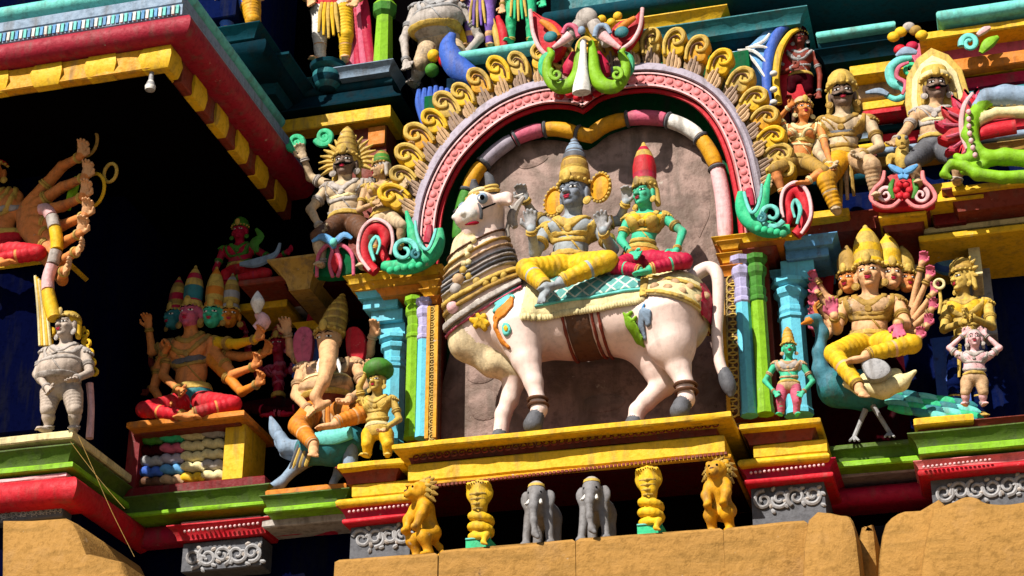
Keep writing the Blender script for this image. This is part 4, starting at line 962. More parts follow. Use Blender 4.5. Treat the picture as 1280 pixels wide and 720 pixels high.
mb=MB(); ptube(mb,[(655,246,2.5,-.1),(646,258,5,-.1),(640,272,7,-.1),(644,284,4,-.1)],-1.15,'stonegrey',8,4); ptube(mb,[(641,262,1.8,-.1),(634,254,1.6,-.1),(632,248,1.4,-.1),(644,246,1.3,-.1),(654,242,1,-.1)],-1.15,'white',6,4); ptube(mb,[(638,276,4,-.1),(634,286,3,-.1),(636,296,2,-.1)],-1.15,'stonegrey',8,4); tag(mb.build('deer_emblem'),'small grey deer emblem with white antler held up at the blue-grey rider\'s hand','emblem')
fig('statue','green goddess statue with red crown and yellow bodice sitting behind the blue-grey rider',-1.10,36,dict(head=(806,244,-.05),neck=(808,264),pelvis=(802,322),
  arms=[dict(p=[(786,275),(776,300,-.05),(790,318,-.2)],d=(.6,-.4,-.4),r=.95),dict(p=[(831,272),(853,290,-.06),(846,313,-.2)],d=(-.5,-.3,-.7),r=.95,side=-1)],
  legs=[dict(p=[(795,326,-.1),(770,334,-.3),(800,338,-.36)],foot=False),dict(p=[(812,326,-.1),(856,326,-.28),(812,336,-.40)],toe=(-1,-.2,-.1))]),
  skin='greenskin',cloth='crimson',female=True,blouse='yellow',girdle='orange',belt='gold',face=(-.62,-1,-.05),hair='gold',
  crown=dict(h=69,s='bud',m=['gold','gold','ochre','crimson','red','red','gold','crimson','gold','gold','gold']))
# two red cushions under the goddess
mb=MB(); ptube(mb,[(772,338,6),(800,340,9),(835,334,9),(862,330,6)],-1.2,'red',10,4); tag(mb.build('cushion'),'red and pink cushion under the green goddess on the saddle','cushion')

mb=MB(); mb.ell(H(0,6,24),(r(17),r(10),r(5)),'cream',AXH); 
for i in range(5): mb.ell(H((i-2)*6,16,20-abs(i-2)*1.2),(r(3.2),)*3,'gold',None,8,6)
mb.build('forehead_band',bull)['kind']='stuff'
# ---------------------------------------------------------------- statues of the side bays
ARM=dict(down=((.28,1.2,.05),(.22,2.15,-.25)),hip=((.62,1.0,.1),(.05,1.65,-.35)),up=((.45,.85,-.1),(.5,-.25,-.5)),over=((.62,-.45,0),(-.15,-1.15,-.1)),
 chest=((.3,1.1,-.15),(-.45,.75,-.65)),knee=((.42,1.05,-.2),(.35,1.85,-.75)),out=((.85,.55,0),(1.5,.15,-.25)),back=((.7,.5,.3),(.9,-.5,.2)))
def mk(hx,hy,u,arms,legs,n=3.1,w=.86,tilt=0,pl=None):
    """joints from the head position: arms are codes or explicit points, legs 'stand:<y of feet>', 'cross', 'hang', or explicit"""
    m=sc(hx,hy,-.4)*u; px=hx+tilt*u; J=dict(head=(hx,hy,-.05),neck=(hx+tilt*.15*u,hy+.60*u),pelvis=(px,hy+n*u)); A=[]
    for i,a in enumerate(arms):
        s_=-1 if i%2==0 else 1; S=(hx+tilt*.2*u+s_*w*u,hy+.93*u,0)
        if isinstance(a,str):
            e,v=ARM[a]; d=dict(p=[S,(S[0]+s_*e[0]*u,S[1]+e[1]*u,e[2]*m),(S[0]+s_*v[0]*u,S[1]+v[1]*u,v[2]*m)],side=-s_)
            if a=='up': d.update(d=(0,-.15,1))
            A.append(d)
        else: A.append(dict(dict(side=-s_),**a))
    J['arms']=A; L=[]; P=J['pelvis']
    for i,l in enumerate(legs):
        s_=-1 if i%2==0 else 1
        if isinstance(l,str):
            if l.startswith('stand'):
                fy=float(l.split(':')[1]); H=(P[0]+s_*.38*u,P[1]+.1*u,0); L.append(dict(p=[H,(H[0]+s_*.10*u,(H[1]+fy)/2-.1*u,-.14*m),(H[0]+s_*.08*u,fy-.15*u,.02)],toe=(s_*.35,-1,-.05)))
            elif l=='cross': H=(P[0]+s_*.35*u,P[1]+.1*u,-.2*m); L.append(dict(p=[H,(P[0]+s_*1.4*u,P[1]+.15*u,-.7*m),(P[0]-s_*.25*u,P[1]+.42*u,-1.0*m)],toe=(-s_,-.3,0)))
            else: H=(P[0]+s_*.35*u,P[1]+.1*u,-.2*m); L.append(dict(p=[H,(P[0]+s_*.75*u,P[1]+.2*u,-1.0*m),(P[0]+s_*.7*u,P[1]+1.75*u,-.85*m)]))
        else: L.append(l)
    J['legs']=L; return J
A_=lambda *p,**k:dict(p=list(p),**k)
UG='statues seated above the side bays'; 
# left bay, under the roof eave
fan=[]
for i,(hx,hy) in enumerate(((100,196),(106,222),(104,246),(106,270),(100,292),(96,314),(80,338))):
    fan.append(A_((30,262+i*4,.0),(78,hy+12,-.05-.03*i),(hx,hy,-.28-.05*i),d=(.45,-.45,.8) if i<5 else (.8,-.6,.1),curl=.5,n=(.2,-1,.1),r=1.2,side=-1))
fig('statue','orange many-armed seated statue with a column of raised hands under the dark eave',-1.45,36,
  mk(-8,216,40,[A_((-42,254,0),(-56,300,-.1),(-32,320,-.3)),fan[0]]+fan[1:],['cross','cross'],2.35,.84),
  skin='orangeflesh',palm='flesh',cloth='red',band='grey',girdle='red',crown=dict(h=50,s='tall',m=['gold','red','gold']),face=(.2,-1,-.1),hair='black')
for (cx,cy,R,m,lb) in ((110,178,17,'ochre','large ochre hoop held by the topmost raised hand under the eave'),(138,216,11.5,'gold','small gold hoop beside the second raised hand under the eave'),(116,238,21,'yellow','pale yellow hoop crossing the third raised hand under the eave')):
    mb=MB(); c=at(cx,cy,-1.72); s1=sc(cx,cy,-1.72); mb.torus(c,[np.array([.9,-.3,0.]),np.array([0,-.2,1.]),np.array([.3,1.,.2])],R*s1,2.2*s1,m,26,7); tag(mb.build('hoop'),lb,'hoop')
mb=MB(); ptube(mb,[(84,262,4),(91,240,6),(97,222,4)],-1.5,'lime',8,4); tag(mb.build('scarf'),'bright green scarf hanging at the orange statue\'s shoulder','scarf')
gar=empty('garland',at(66,262,-1.75),'thick garland of grey, yellow and patterned rolls hanging down in front of the orange statue','garland')
for c,pts in (('palepink',[(50,262,7),(58,262,8),(64,270,8)]),('stonegrey',[(65,271,8),(68,284,8)]),('yellow',[(69,286,8),(71,300,8),(71,312,8)]),('stonegrey',[(70,314,8),(66,330,8)]),('palepink',[(65,332,8),(60,348,8),(60,362,8)]),('yellow',[(60,364,8),(63,380,9),(68,398,9)])):
    mb=MB(); ptube(mb,pts,-1.78,c,10,4); mb.build('garland_roll',gar)
mb=MB()
for i in range(5): ptube(mb,[(44+i*2.2,345+i*2,2),(48+i*2.6,385,2.4),(50+i*3.2,432,2)],-1.62,'yellow' if i%2 else 'cream',7,3)
tag(mb.build('pleated_sash'),'pale yellow pleated sash hanging behind the dwarf statue','sash')
mb=MB(); band(None,'',-60,62,20,330,541,-1.45,.6,'navy',mb=mb); band(None,'',-70,68,20,322,332,-1.50,.6,'yellow','up',mb=mb); tag(mb.build('seat_block'),'dark blue seat block with a yellow edge under the orange many-armed statue','seat')
gn=fig('statue','pale potbellied dwarf statue with yellow curls standing on the cream slab of the left bay',-1.62,35,
  mk(84,408,35,[A_((58,442,0),(46,468,-.05),(60,486,-.35)),A_((107,442,0),(112,466,-.05),(94,474,-.40))],['stand:541','stand:541'],2.25,.80,-.2),
  skin='ganagrey',cloth='ganagrey',fat=1.15,belt='stonegrey',hair='yellow',face=(-.35,-1,-.05),crown=dict(h=12,s='low',m=['gold']),legs_bare=True,gold='stonegrey')
for s_ in (-1,1):
    for j in range(5):
        mb=MB(); ptube(mb,spiral(84+s_*(22+3*j),416+j*12,6,2,90,s_*1.3,3,1.6,10),-1.58,'yellow',7,2); mb.build('curl',gn['root'])
mb=MB(); ptube(mb,[(112,480,5),(114,510,4.5),(112,548,5)],-1.5,'palepink',8,4); tag(mb.build('staff'),'pale pink staff standing beside the dwarf statue','staff')
# many-headed seated statue and its throne
fig('statue','seated red god statue with several coloured faces under tall ringed crowns and many arms',-.35,37,
  mk(239,394,37,[A_((213,432,0),(204,470,-.05),(224,488,-.3)),A_((270,428,0),(296,430,-.15),(320,424,-.35),d=(.6,-.4,.6),curl=.7,r=1.05,m='yellow')]+
     [A_((210,436,.05),(196,462,.05),(206,440,-.1),curl=.6),A_((268,440,0),(292,468,-.15),(318,458,-.3),d=(.5,-.5,.7),curl=.6),A_((206,442,.05),(192,486,.0),(206,508,-.2)),A_((264,450,0),(302,490,-.2),(322,480,-.35),m='orange',d=(.5,-.5,.6),curl=.6),A_((212,430,.1),(190,440,.1),(186,410,0),curl=.5),A_((262,440,.1),(300,446,.0),(330,442,-.15),d=(.6,-.4,.6),curl=.6)],
     [A_((224,505,-.1),(180,512,-.35),(232,520,-.5),toe=(1,-.3,0)),A_((254,503,-.1),(292,505,-.35),(240,517,-.5),toe=(-1,-.3,0))],2.9),
  skin='orangeflesh',headskin='rose',cloth='red',band='darkgrey',girdle='teal',gold='ochre',neck=3,face=(-.12,-1,-.05),crown=dict(h=62,s='bud',r=.80,m=['gold','gold','crimson','teal','teal','gold','crimson','gold','ochre']),
  heads=[((266,395,-.02),(.08,-1,-.05),'greenskin',dict(h=62,s='bud',r=.8,m=['gold','orange','orange','gold','orange','gold']),35),((287,396,.06),(.35,-1,-.05),'orange',dict(h=54,s='bud',r=.8,m=['gold','grey','ochre']),33),((219,398,.10),(-.5,-1,-.05),'teal',dict(h=52,s='bud',r=.8,m=['ochre','crimson','gold']),33)],moust=None)
thr=empty('throne',at(235,608,-.7),'carved throne with rows of coloured coils and a yellow post, below the many-headed statue','throne')
def TB(name,*a,**k): return band(thr,name,*a,**k)
TB('seat_board',160,304,235,520,528,-.80,.8,'orange'); TB('seat_cove',166,300,235,528,537,-.66,.6,'brownred','up'); TB('back_panel',166,286,235,536,606,-.42,.5,'stonegrey'); TB('side_post',282,304,293,528,600,-.60,.5,'yellow'); TB('side_post',160,172,166,536,612,-.58,.5,'darkred')
for j,cs in enumerate((('green','jade','cream','stonegrey'),('maroon','rose','cream','cream'),('grey','lilacgrey','cream','cream'),('blue','skyblue','cream','stonegrey'),('brown','tan','yellow','cream'))):
    for i,c in enumerate(cs):
        y0=545+j*13.2; x0=176+i*26; mb=MB(); sl=SL
        ptube(mb,[(x0-3,y0+(x0-235)*sl+2,3.5),(x0+5,y0-2+(x0-235)*sl,6.6),(x0+13,y0+(x0-235)*sl,5.6),(x0+20,y0-2+(x0-235)*sl,6.8),(x0+28,y0+2+(x0-235)*sl,3)],-.50,c,10,4)
        mb.build('carved_coil',thr)
mb=MB(); ptube(mb,[(322,392,3),(322,384,7),(322,378,9),(322,371,6),(322,364,1)],-.75,'white',10,4); ptube(mb,[(322,392,5),(330,402,9),(320,412,7)],-.70,'palepink',10,4); tag(mb.build('conch'),'white conch shell held up by the many-headed statue','conch')
# dim figures deep in the recess
DG='dim statues in the shaded recess'
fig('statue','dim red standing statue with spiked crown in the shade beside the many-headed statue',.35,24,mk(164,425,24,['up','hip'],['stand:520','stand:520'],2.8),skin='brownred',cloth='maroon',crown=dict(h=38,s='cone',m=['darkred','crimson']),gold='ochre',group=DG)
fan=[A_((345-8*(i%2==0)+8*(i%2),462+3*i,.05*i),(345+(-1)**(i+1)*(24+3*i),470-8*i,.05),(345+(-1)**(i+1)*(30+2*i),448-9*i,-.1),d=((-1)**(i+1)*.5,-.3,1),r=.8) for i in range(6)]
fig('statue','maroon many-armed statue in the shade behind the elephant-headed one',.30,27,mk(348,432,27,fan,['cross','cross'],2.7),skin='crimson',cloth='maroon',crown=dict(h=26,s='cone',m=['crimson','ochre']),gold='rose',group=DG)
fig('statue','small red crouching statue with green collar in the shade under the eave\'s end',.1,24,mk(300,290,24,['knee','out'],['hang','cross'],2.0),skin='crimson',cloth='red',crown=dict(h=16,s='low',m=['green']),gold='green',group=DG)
mb=MB(); ptube(mb,[(322,315,2),(318,304,7),(326,296,5),(320,286,2)],-.1,'green',8,4,.5); ptube(mb,[(300,330,3),(322,328,7),(344,318,4),(350,304,2)],-.1,'bluegrey',8,4,.6); tag(mb.build('leaf_ornament'),'green and pale blue leaf ornament in the shade under the eave','leaf ornament')
# elephant-headed statue, its mount, and the attendant
ef=fig('statue','seated elephant-headed statue with a tall gold crown and curling trunk on a teal mount',-.45,42,
  mk(411,428,42,[A_((378,462,0),(370,495,-.1),(386,512,-.35)),A_((446,456,0),(456,486,-.1),(436,500,-.4)),A_((384,456,.1),(364,440,.12),(360,418,.05)),A_((442,452,.1),(462,440,.1),(466,420,.0))],
     [A_((392,516,-.1),(372,532,-.45),(392,556,-.62),toe=(.3,-.7,-.6)),A_((428,514,-.1),(458,516,-.35),(420,528,-.55),toe=(-1,-.3,-.1))],1.95,.82),
  skin='flesh',cloth='orange',fat=1.0,band='cream',girdle='brownred',gold='tan',blouse='brown',neck=3,ears=False,face=(-.12,-1,-.15),crown=dict(h=62,s='tall',m=['gold','ochre','gold'],lean=(.22,.1,0)),
  trunk=dict(p=[(411,436,-.20),(410,456,-.34),(404,478,-.44),(394,496,-.46),(400,508,-.44),(411,503,-.42)],r=[12,10,7.5,6.2,5,3.4]))
for s_ in (-1,1):
    mb=MB(); x0=411+s_*21; pplate(mb,[(x0,414),(x0+s_*14,408),(x0+s_*24,422),(x0+s_*22,446),(x0+s_*12,458),(x0+s_*2,448)],-.46,.06,'rose' if s_<0 else 'red',.015,3); o=mb.build('elephant_ear',ef['root'])
    mb=MB(); ptube(mb,[(411+s_*9,448,3,-.24),(411+s_*13,458,2.6,-.36),(411+s_*14,466,.8,-.44)],-.45,'white',8,3); mb.build('tusk',ef['root'])
mo=empty('mount',at(415,605,-.5),'teal bird-like mount with grey wings and striped tail feathers under the elephant-headed statue','bird mount')
def gf(px,py,dy=0): return at(px,py,-.5+dy)
def chainmesh(name,parent,chains,mats,h=.012,y=-.5,k=.05):
    W=[at(p[0],p[1],y+(p[3] if len(p)>3 else 0)) for c in chains for p in c['p']]; R=max(p[2]*sc(p[0],p[1],y) for c in chains for p in c['p'])+.06
    f=Field(np.min(W,0)-R,np.max(W,0)+R,h); f.rough=.03
    for c in chains:
        q=[at(p[0],p[1],y+(p[3] if len(p)>3 else 0)) for p in c['p']]; rr=[p[2]*sc(p[0],p[1],y) for p in c['p']]
        f.chain(q,rr,c.get('k',k),c.get('m',0),c.get('amp',0),c.get('cyc',0))
    return f.mesh(name,mats,parent)
chainmesh('body',mo,[dict(p=[(388,562,20,-.1),(418,558,24,-.1),(440,552,20,-.05)],m=0),dict(p=[(392,566,15,0),(372,582,8,0),(350,605,6,-.02),(336,610,5,-.1)],m=1),dict(p=[(432,566,12,.1),(424,590,6,.1),(416,604,5,.05)],m=1),dict(p=[(378,560,11,0),(358,560,9,0),(350,546,8,0)],m=1)],['teal','bluegrey'])
for i,(a,b) in enumerate((((356,556),(338,520)),((360,566),(346,538)),((366,572),(352,556)))):
    mb=MB(); ptube(mb,[(a[0],a[1],5),((a[0]+b[0])/2-3,(a[1]+b[1])/2,8),(b[0],b[1],1.5)],-.48,'bluegrey',8,4,.5); mb.build('wing_feather',mo)
for i in range(6):
    mb=MB(); ptube(mb,[(374+i*3,556+i,2.4),(368+i*3,572+i*1.5,2.8),(362+i*4,586-i*.5,1)],-.72,'gold' if i%2 else 'darkgrey',6,3); mb.build('tail_feather',mo)
mb=MB(); ptube(mb,[(394,548,8),(416,546,11),(440,540,9)],-.78,'aqua',10,4,.6); mb.build('saddle_blanket',mo)
mb=MB(); ptube(mb,[(436,548,9),(438,566,10),(437,590,9)],-.62,'bluegrey',10,4); mb.build('leg_guard',mo)
fig('statue','yellow attendant statue with a big green turban standing on the left pedestal',-.88,27,
  mk(472,478,27,[A_((453,502,0),(449,484,-.05),(459,464,-.1),d=(.3,-.1,1)),A_((491,500,0),(499,524,0),(480,537,-.3))],['stand:572','stand:572'],2.3,.74),
  skin='gold',cloth='yellow',belt='cream',girdle='gold',face=(-.3,-1,-.05),crown=dict(h=26,s='turban',m=['green'],r=1.1),palm='flesh')
# guardians above the left recess
fig('statue','moustached guardian statue with a sunburst crown left of the arch flames',-.45,37,
  mk(432,206,37,[A_((410,236,0),(388,262,-.1),(400,284,-.3)),A_((460,232,0),(482,246,-.1),(498,236,-.2)),A_((412,232,.1),(388,222,.1),(380,198,0),d=(-.3,-.2,1)),A_((456,230,.1),(470,226,.14),(476,214,.12),r=.8)],
     [A_((422,282,-.1),(398,296,-.35),(404,330,-.3)),A_((446,282,-.1),(462,300,-.35),(456,332,-.3))],2.0,.80),
  skin='beige',headskin='darkface',cloth='brown',band='cream',legs_bare=True,moust='pupil',brow='pupil',gold='stonegrey',face=(.05,-1,-.12),crown=dict(h=48,s='cone',m=['gold','ochre'],rays=(17,15,38),raym='gold'),hair='gold',neck=3,fangs=False,fat=.55,group=UG)
fig('statue','beige consort statue in profile with one arm raised, beside the sunburst-crowned guardian',-.50,25,
  mk(476,212,25,['chest',A_((502,234,0),(512,214,-.05),(514,190,-.15))],[A_((474,276,-.1),(466,286,-.3),(470,312,-.3)),A_((490,274,-.1),(502,282,-.35),(500,308,-.3))],2.5,.84,.3),
  skin='tan',cloth='beige',female=True,band='gold',face=(-.9,-.6,-.05),hair='stonegrey',crown=dict(h=22,s='low',m=['ochre','green']),legs_bare=True,group=UG)
for (cx,cy) in ((370,178),(405,171)):
    mb=MB(); ptube(mb,spiral(cx,cy,11,3,200,1.6,4.5,2.2,18),-.42,'jade',8,2,.7); pell(mb,cx,cy,9,9,-.40,'jade',2); tag(mb.build('scroll_disc'),'jade green scroll disc '+('left of the guardian\'s raised hand' if cx<390 else 'touching the guardian\'s sunburst crown'),'scroll disc')
ped=empty('pedestal_ornament',at(415,345,-.8),'dark green ornament with a red heart and blue bow under the sunburst-crowned guardian','ornament')
mb=MB(); pplate(mb,[(394,345),(396,318),(404,308),(416,304),(430,306),(440,314),(444,340)],-.78,.1,'darkgreen',.02,3); mb.build('ground_plate',ped)
mb=MB(); pplate(mb,[(414,322),(420,314),(426,318),(424,330),(418,340),(412,330)],-.83,.06,'red',.015,3); mb.build('heart',ped)
mb=MB(); ptube(mb,[(396,346,2.4),(398,320,2.6),(410,306,3),(416,312,3),(412,330,2.5),(416,346,2.5)],-.82,'rose',8,4); ptube(mb,[(442,344,2.4),(440,318,2.6),(426,306,3),(421,312,3),(426,330,2.5),(422,346,2.5)],-.82,'rose',8,4); mb.build('border',ped)
mb=MB(); ptube(mb,[(390,302,2),(402,296,5),(414,302,5),(418,310,3)],-.86,'skyblue',8,4,.6); ptube(mb,[(440,298,2),(430,294,5),(420,302,5)],-.86,'skyblue',8,4,.6); pell(mb,417,303,5,6,-.88,'aqua'); mb.build('bow',ped)
# figures standing on the storey above
TG='standing statues of the storey above'
fig('statue','standing statue with one white and one yellow striped legging and a trailing pink shawl',.12,34,mk(416,-88,34,['hip','hip'],['stand:80','stand:80'],2.9,.86),skin='flesh',cloth=['white','yellow'],girdle='red',crown=dict(h=50,s='tall',m=['gold']),folds=12,group=TG)
mb=MB()
for i in range(5): ptube(mb,[(432+i*3,-40,5),(434+i*5,10,8),(434+i*6,50,8),(432+i*8,84+3*(i%2),6)],.16,'rose' if i%2 else 'crimson',10,5,.7)
tag(mb.build('shawl'),'long pink shawl hanging beside the striped leggings','shawl')
mb=MB(); p=at(409,112,.05); mb.lathe(p,np.eye(3),[(.06,-.02),(.09,0),(.14,.05),(.17,.12),(.165,.18),(.12,.22),(.19,.25),(.20,.29),(.17,.31)],['darkteal','teal'],20); tag(mb.build('pot_pedestal'),'dark teal pot-shaped pedestal under the striped-legged statue','pedestal')
mb=MB(); p=at(478,94,.2); q=at(478,-60,.2); r_=.115; h_=q[2]-p[2]; mb.lathe(p,np.eye(3),[(r_*1.25,0),(r_,h_*.05),(r_*.8,h_*.45),(r_*1.15,h_*.48),(r_*1.2,h_*.54),(r_*.8,h_*.58),(r_*.8,h_)],['lime','lime','green','green'],8); tag(mb.build('pillar',smooth=20),'bright lime green octagonal pillar in the upper storey','pillar')
fig('statue','grey potbellied dwarf statue stepping forward above the left end of the arch',.15,36,mk(549,-22,36,['knee','hip'],[A_((536,62,-.05),(526,80,-.2),(518,104,-.05)),A_((566,60,-.05),(580,84,-.2),(576,108,0))],2.1,.8),skin='stonegrey',cloth='beige',fat=1.2,crown=dict(h=22,s='low',m=['gold']),gold='grey',legs_bare=True,group=TG)
for (x,y_,rx,ry,m,nm) in ((542,70,8,9,'yellow','yellow round fruit beside the grey dwarf\'s knee'),(555,76,7,9,'red','red round fruit beside the grey dwarf\'s knee'),(540,88,9,9,'green','green round fruit below the yellow one beside the grey dwarf')):
    mb=MB(); pell(mb,x,y_,rx,ry,-.12,m); ptube(mb,[(x,y_-ry,1.2),(x+1,y_-ry-4,1)],-.12,'brown',6,1); tag(mb.build('fruit'),nm,'fruit','painted fruit')
bs=empty('blue_scroll',at(560,150,-.2),'large blue shell-like scroll behind the upper left flames','scroll')
mb=MB(); ptube(mb,[(566,42,5),(560,60,12),(572,84,16),(594,98,12),(612,108,6)],-.15,'blue',12,5,.7); mb.build('upper_curl',bs)
for i in range(7):
    mb=MB(); ptube(mb,[(524+i*7,108+abs(i-3)*1.5,3),(524+i*7,130,5.4),(530+i*5.5,158,3)],-.2,'blue',8,4); mb.build('shell_rib',bs)
fig('statue','statue with purple leggings standing on the aqua ledge above the arch',.20,26,mk(600,-72,26,['hip','down'],['stand:62','stand:62'],3.0),skin='flesh',cloth='purple',crown=dict(h=36,s='tall',m=['gold']),folds=0,group=TG)
fig('statue','statue with jade green leggings standing on the aqua ledge left of the mask',.20,26,mk(651,-80,26,['hip','down'],['stand:55','stand:55'],3.0),skin='jade',cloth='jade',crown=dict(h=36,s='tall',m=['gold']),folds=0,group=TG)
mb=MB(); ptube(mb,[(575,30,2),(578,48,5),(582,62,3)],.15,'yellow',8,4,.5); tag(mb.build('sash'),'yellow sash hanging left of the purple leggings','sash')
mb=MB(); ptube(mb,[(622,20,3),(628,40,6),(630,60,4)],.15,'red',8,4,.5); ptube(mb,[(615,24,3),(620,44,4),(622,60,3)],.15,'gold',8,4,.5); tag(mb.build('sash'),'red and gold sash hanging between the purple and the jade leggings','sash')
fig('statue','statue with one blue and one orange legging on the storey above the roof eave',-.75,34,mk(300,-96,34,['hip','hip'],['stand:52','stand:52'],2.9),skin='flesh',cloth=['blue','deepyellow'],crown=dict(h=40,s='tall',m=['gold']),group=TG)
# right side, upper row
fig('statue','tan woman statue with bracelets seated right of the arch flames',-.50,27,
  mk(1004,138,27,[A_((982,162,0),(974,148,0),(986,134,-.1),r=.9),A_((1026,160,0),(1032,184,-.1),(1039,208,-.3))],[A_((988,204,-.1),(968,212,-.3),(978,240,-.25)),A_((1010,204,-.1),(1030,214,-.35),(1010,226,-.4),toe=(-1,-.3,0))],2.6,.8,-.2),
  skin='orangeflesh',cloth='ochre',female=True,band='gold',face=(.45,-1,-.1),hair='brown',crown=dict(h=14,s='low',m=['tan']),legs_bare=True,gold='cream',group=UG)
fig('statue','dark-faced moustached guardian statue with a rounded gold turban beside the tan woman',-.45,40,
  mk(1053,120,40,[A_((1028,154,0),(1022,190,-.05),(1036,206,-.3)),A_((1087,152,0),(1100,184,-.1),(1078,194,-.35))],[A_((1048,202,-.1),(1032,226,-.4),(1046,262,-.35)),A_((1074,200,-.1),(1090,208,-.4),(1096,244,-.3))],2.15,.86),
  skin='beige',headskin='darkface',cloth=['deepyellow','tan'],band='darkgrey',girdle='ochre',gold='ochre',moust='pupil',face=(.1,-1,-.1),hair='gold',crown=dict(h=30,s='low',m=['gold','gold','ochre'],r=1.05),neck=3,heads=[],group=UG)
fig('statue','laughing guardian statue with a pointed gold crest, one arm out, in the upper right',-.45,37,
  mk(1170,110,37,[A_((1146,142,0),(1132,164,-.1),(1119,176,-.25)),A_((1194,142,0),(1206,172,.0),(1196,190,-.2))],[A_((1156,190,-.1),(1140,202,-.35),(1148,228,-.3)),A_((1182,190,-.1),(1200,202,-.35),(1196,226,-.3))],2.0,.82,-.05),
  skin='tan',headskin='darkface',cloth='darkgrey',band='cream',gold='stonegrey',moust='pupil',face=(.15,-1,-.12),hair='gold',crown=dict(h=30,s='low',m=['gold','cream','gold'],r=1.1,crest=(40,68)),neck=3,legs_bare=True,fat=.5,group=UG)
fig('statue','small dark red robed statue in the shade right of the blue horseshoe frame',.10,22,mk(1000,48,22,['chest','down'],['stand:125','stand:125'],2.4),skin='brownred',cloth='maroon',hair='black',crown=dict(h=14,s='low',m=['maroon']),gold='grey')
# right bay
SR='statues of the right bay'
fanR=[]
for i,(hx,hy) in enumerate(((1152,330),(1160,348),(1166,368),(1164,388),(1158,408),(1148,424))):
    fanR.append(A_((1118,380+i*3,.10),(1138,392+i*7,.10-.03*i),(hx,hy,-.05-.03*i),d=(.35,-.35,1),curl=.5,r=.72,side=-1))
fanL=[A_((1056,382+i*3,.12),(1034,372+i*12,.12),(1022,352+i*15,.05),d=(-.5,-.2,1),curl=.5,r=.72,side=1) for i in range(5)]
rest=[]
for i in range(6):
    if i<5: rest.append(fanL[i])
    else: rest.append(fanL[0])
    rest.append(fanR[i])
fig('statue','golden many-headed god statue in yellow leggings seated on the peacock',-.55,43,
  mk(1087,344,43,[A_((1054,382,0),(1046,412,-.12),(1043,396,-.32),d=(-.05,-.1,1)),A_((1122,378,0),(1132,406,-.12),(1122,404,-.38),d=(.05,-.2,-1))]+fanR+fanL,
     [A_((1072,432,-.1),(1042,442,-.40),(1074,484,-.60),toe=(.3,-.7,-.5)),A_((1104,430,-.1),(1140,430,-.38),(1082,444,-.55),toe=(-1,-.2,-.1))],2.05,.80),
  skin='flesh',palm='rose',cloth='yellow',band='ochre',girdle='ochre',blouse='tan',gold='ochre',neck=3,face=(-.1,-1,-.12),crown=dict(h=62,s='bud',m=['gold','yellow','gold']),
  heads=[((1114,346,.04),(.25,-1,-.1),'flesh',dict(h=54,s='bud',m=['yellow','yellow','gold']),37),((1132,352,.12),(.5,-1,-.1),'orangeflesh',dict(h=44,s='bud',m=['gold']),33),((1062,352,.06),(-.5,-1,-.1),'orangeflesh',dict(h=44,s='bud',m=['ochre']),35)],group=SR)
mb=MB(); c=at(1174,355,-.85); s1=sc(1174,355,-.85); mb.torus(c,[np.array([1.,0,0]),np.array([0,-.1,1.]),np.array([0,1.,.1])],6*s1,2*s1,'cream',18,7); ptube(mb,[(1174,361,2),(1176,376,2.2),(1174,392,2)],-.82,'gold',8,3); tag(mb.build('ring_staff'),'cream ring on a short staff held by the many-headed golden statue','staff')
mb=MB(); pplate(mb,[(1076,452),(1090,446),(1106,450),(1114,462),(1104,472),(1088,474),(1080,464)],-1.12,.08,'grey',.03,3); tag(mb.build('apron'),'pale grey oval apron between the golden statue\'s legs','apron')
pk=empty('peacock',at(1080,545,-.5),'blue-green peacock with a long green tail under the many-headed golden statue','peacock')
chainmesh('body',pk,[dict(p=[(1046,486,24,-.1),(1084,488,25,-.05),(1118,490,15,.05)],m=0),dict(p=[(1040,482,17,-.15),(1026,464,10,-.2),(1024,440,7.5,-.22),(1028,416,7,-.22),(1020,400,7.5,-.25)],m=1),dict(p=[(1020,400,8,-.25),(1012,400,7,-.32)],m=1,k=.02),dict(p=[(1012,401,4,-.34),(1002,405,1.5,-.42)],m=2,k=.01)],['teal','slateteal','orange'])
mb=MB(); ptube(mb,[(1022,394,2,-.2),(1018,384,2.4,-.2),(1024,376,1,-.2)],-.55,'orange',6,3); mb.build('crest',pk)
for s_ in ((1088,502,1112,541),(1082,512,1068,546)):
    mb=MB(); ptube(mb,[(s_[0],s_[1],4,-.1),((s_[0]+s_[2])/2,(s_[1]+s_[3])/2,3,-.1),(s_[2],s_[3],3,-.1)],-.5,'grey',8,3); e=s_[2:]
    for d in (-6,0,6): ptube(mb,[(e[0],e[1],2.4,-.1),(e[0]+d,e[1]+5,1.4,-.2)],-.5,'grey',6,1)
    mb.build('leg',pk)
for j in range(4):
    for i in range(5):
        x0=1098+i*22+j*4; y0=486+i*3.5+j*7.5; mb=MB(); ptube(mb,[(x0,y0,3),(x0+14,y0+3,5.5),(x0+28,y0+6,5),(x0+36,y0+8,1.5)],-.62-.02*j,('jade','teal','aqua')[(i+j)%3],8,4,.55); mb.build('tail_feather',pk)
chainmesh('saddle',pk,[dict(p=[(1058,480,5),(1078,486,9),(1104,486,12),(1126,479,9),(1144,464,2.5)],m=0),dict(p=[(1082,474,8,.05),(1120,468,8,.05)],m=0)],['cream'],y=-.93)
mb=MB(); ptube(mb,[(1006,452,3),(1000,430,6),(1002,404,6),(1012,384,5),(1026,380,3)],-.28,'cyan',10,5,.7); tag(mb.build('curled_plume'),'cyan curled plume rising behind the peacock\'s neck','plume')
mb=MB(); ptube(mb,[(1020,420,4),(1016,380,10),(1024,350,8),(1030,330,3)],-.1,'crimson',10,5,.6); ptube(mb,[(1034,400,4),(1032,370,9),(1038,344,5)],-.12,'red',10,5,.6); tag(mb.build('drape'),'dark red drape in the shade left of the golden many-headed statue','drape')
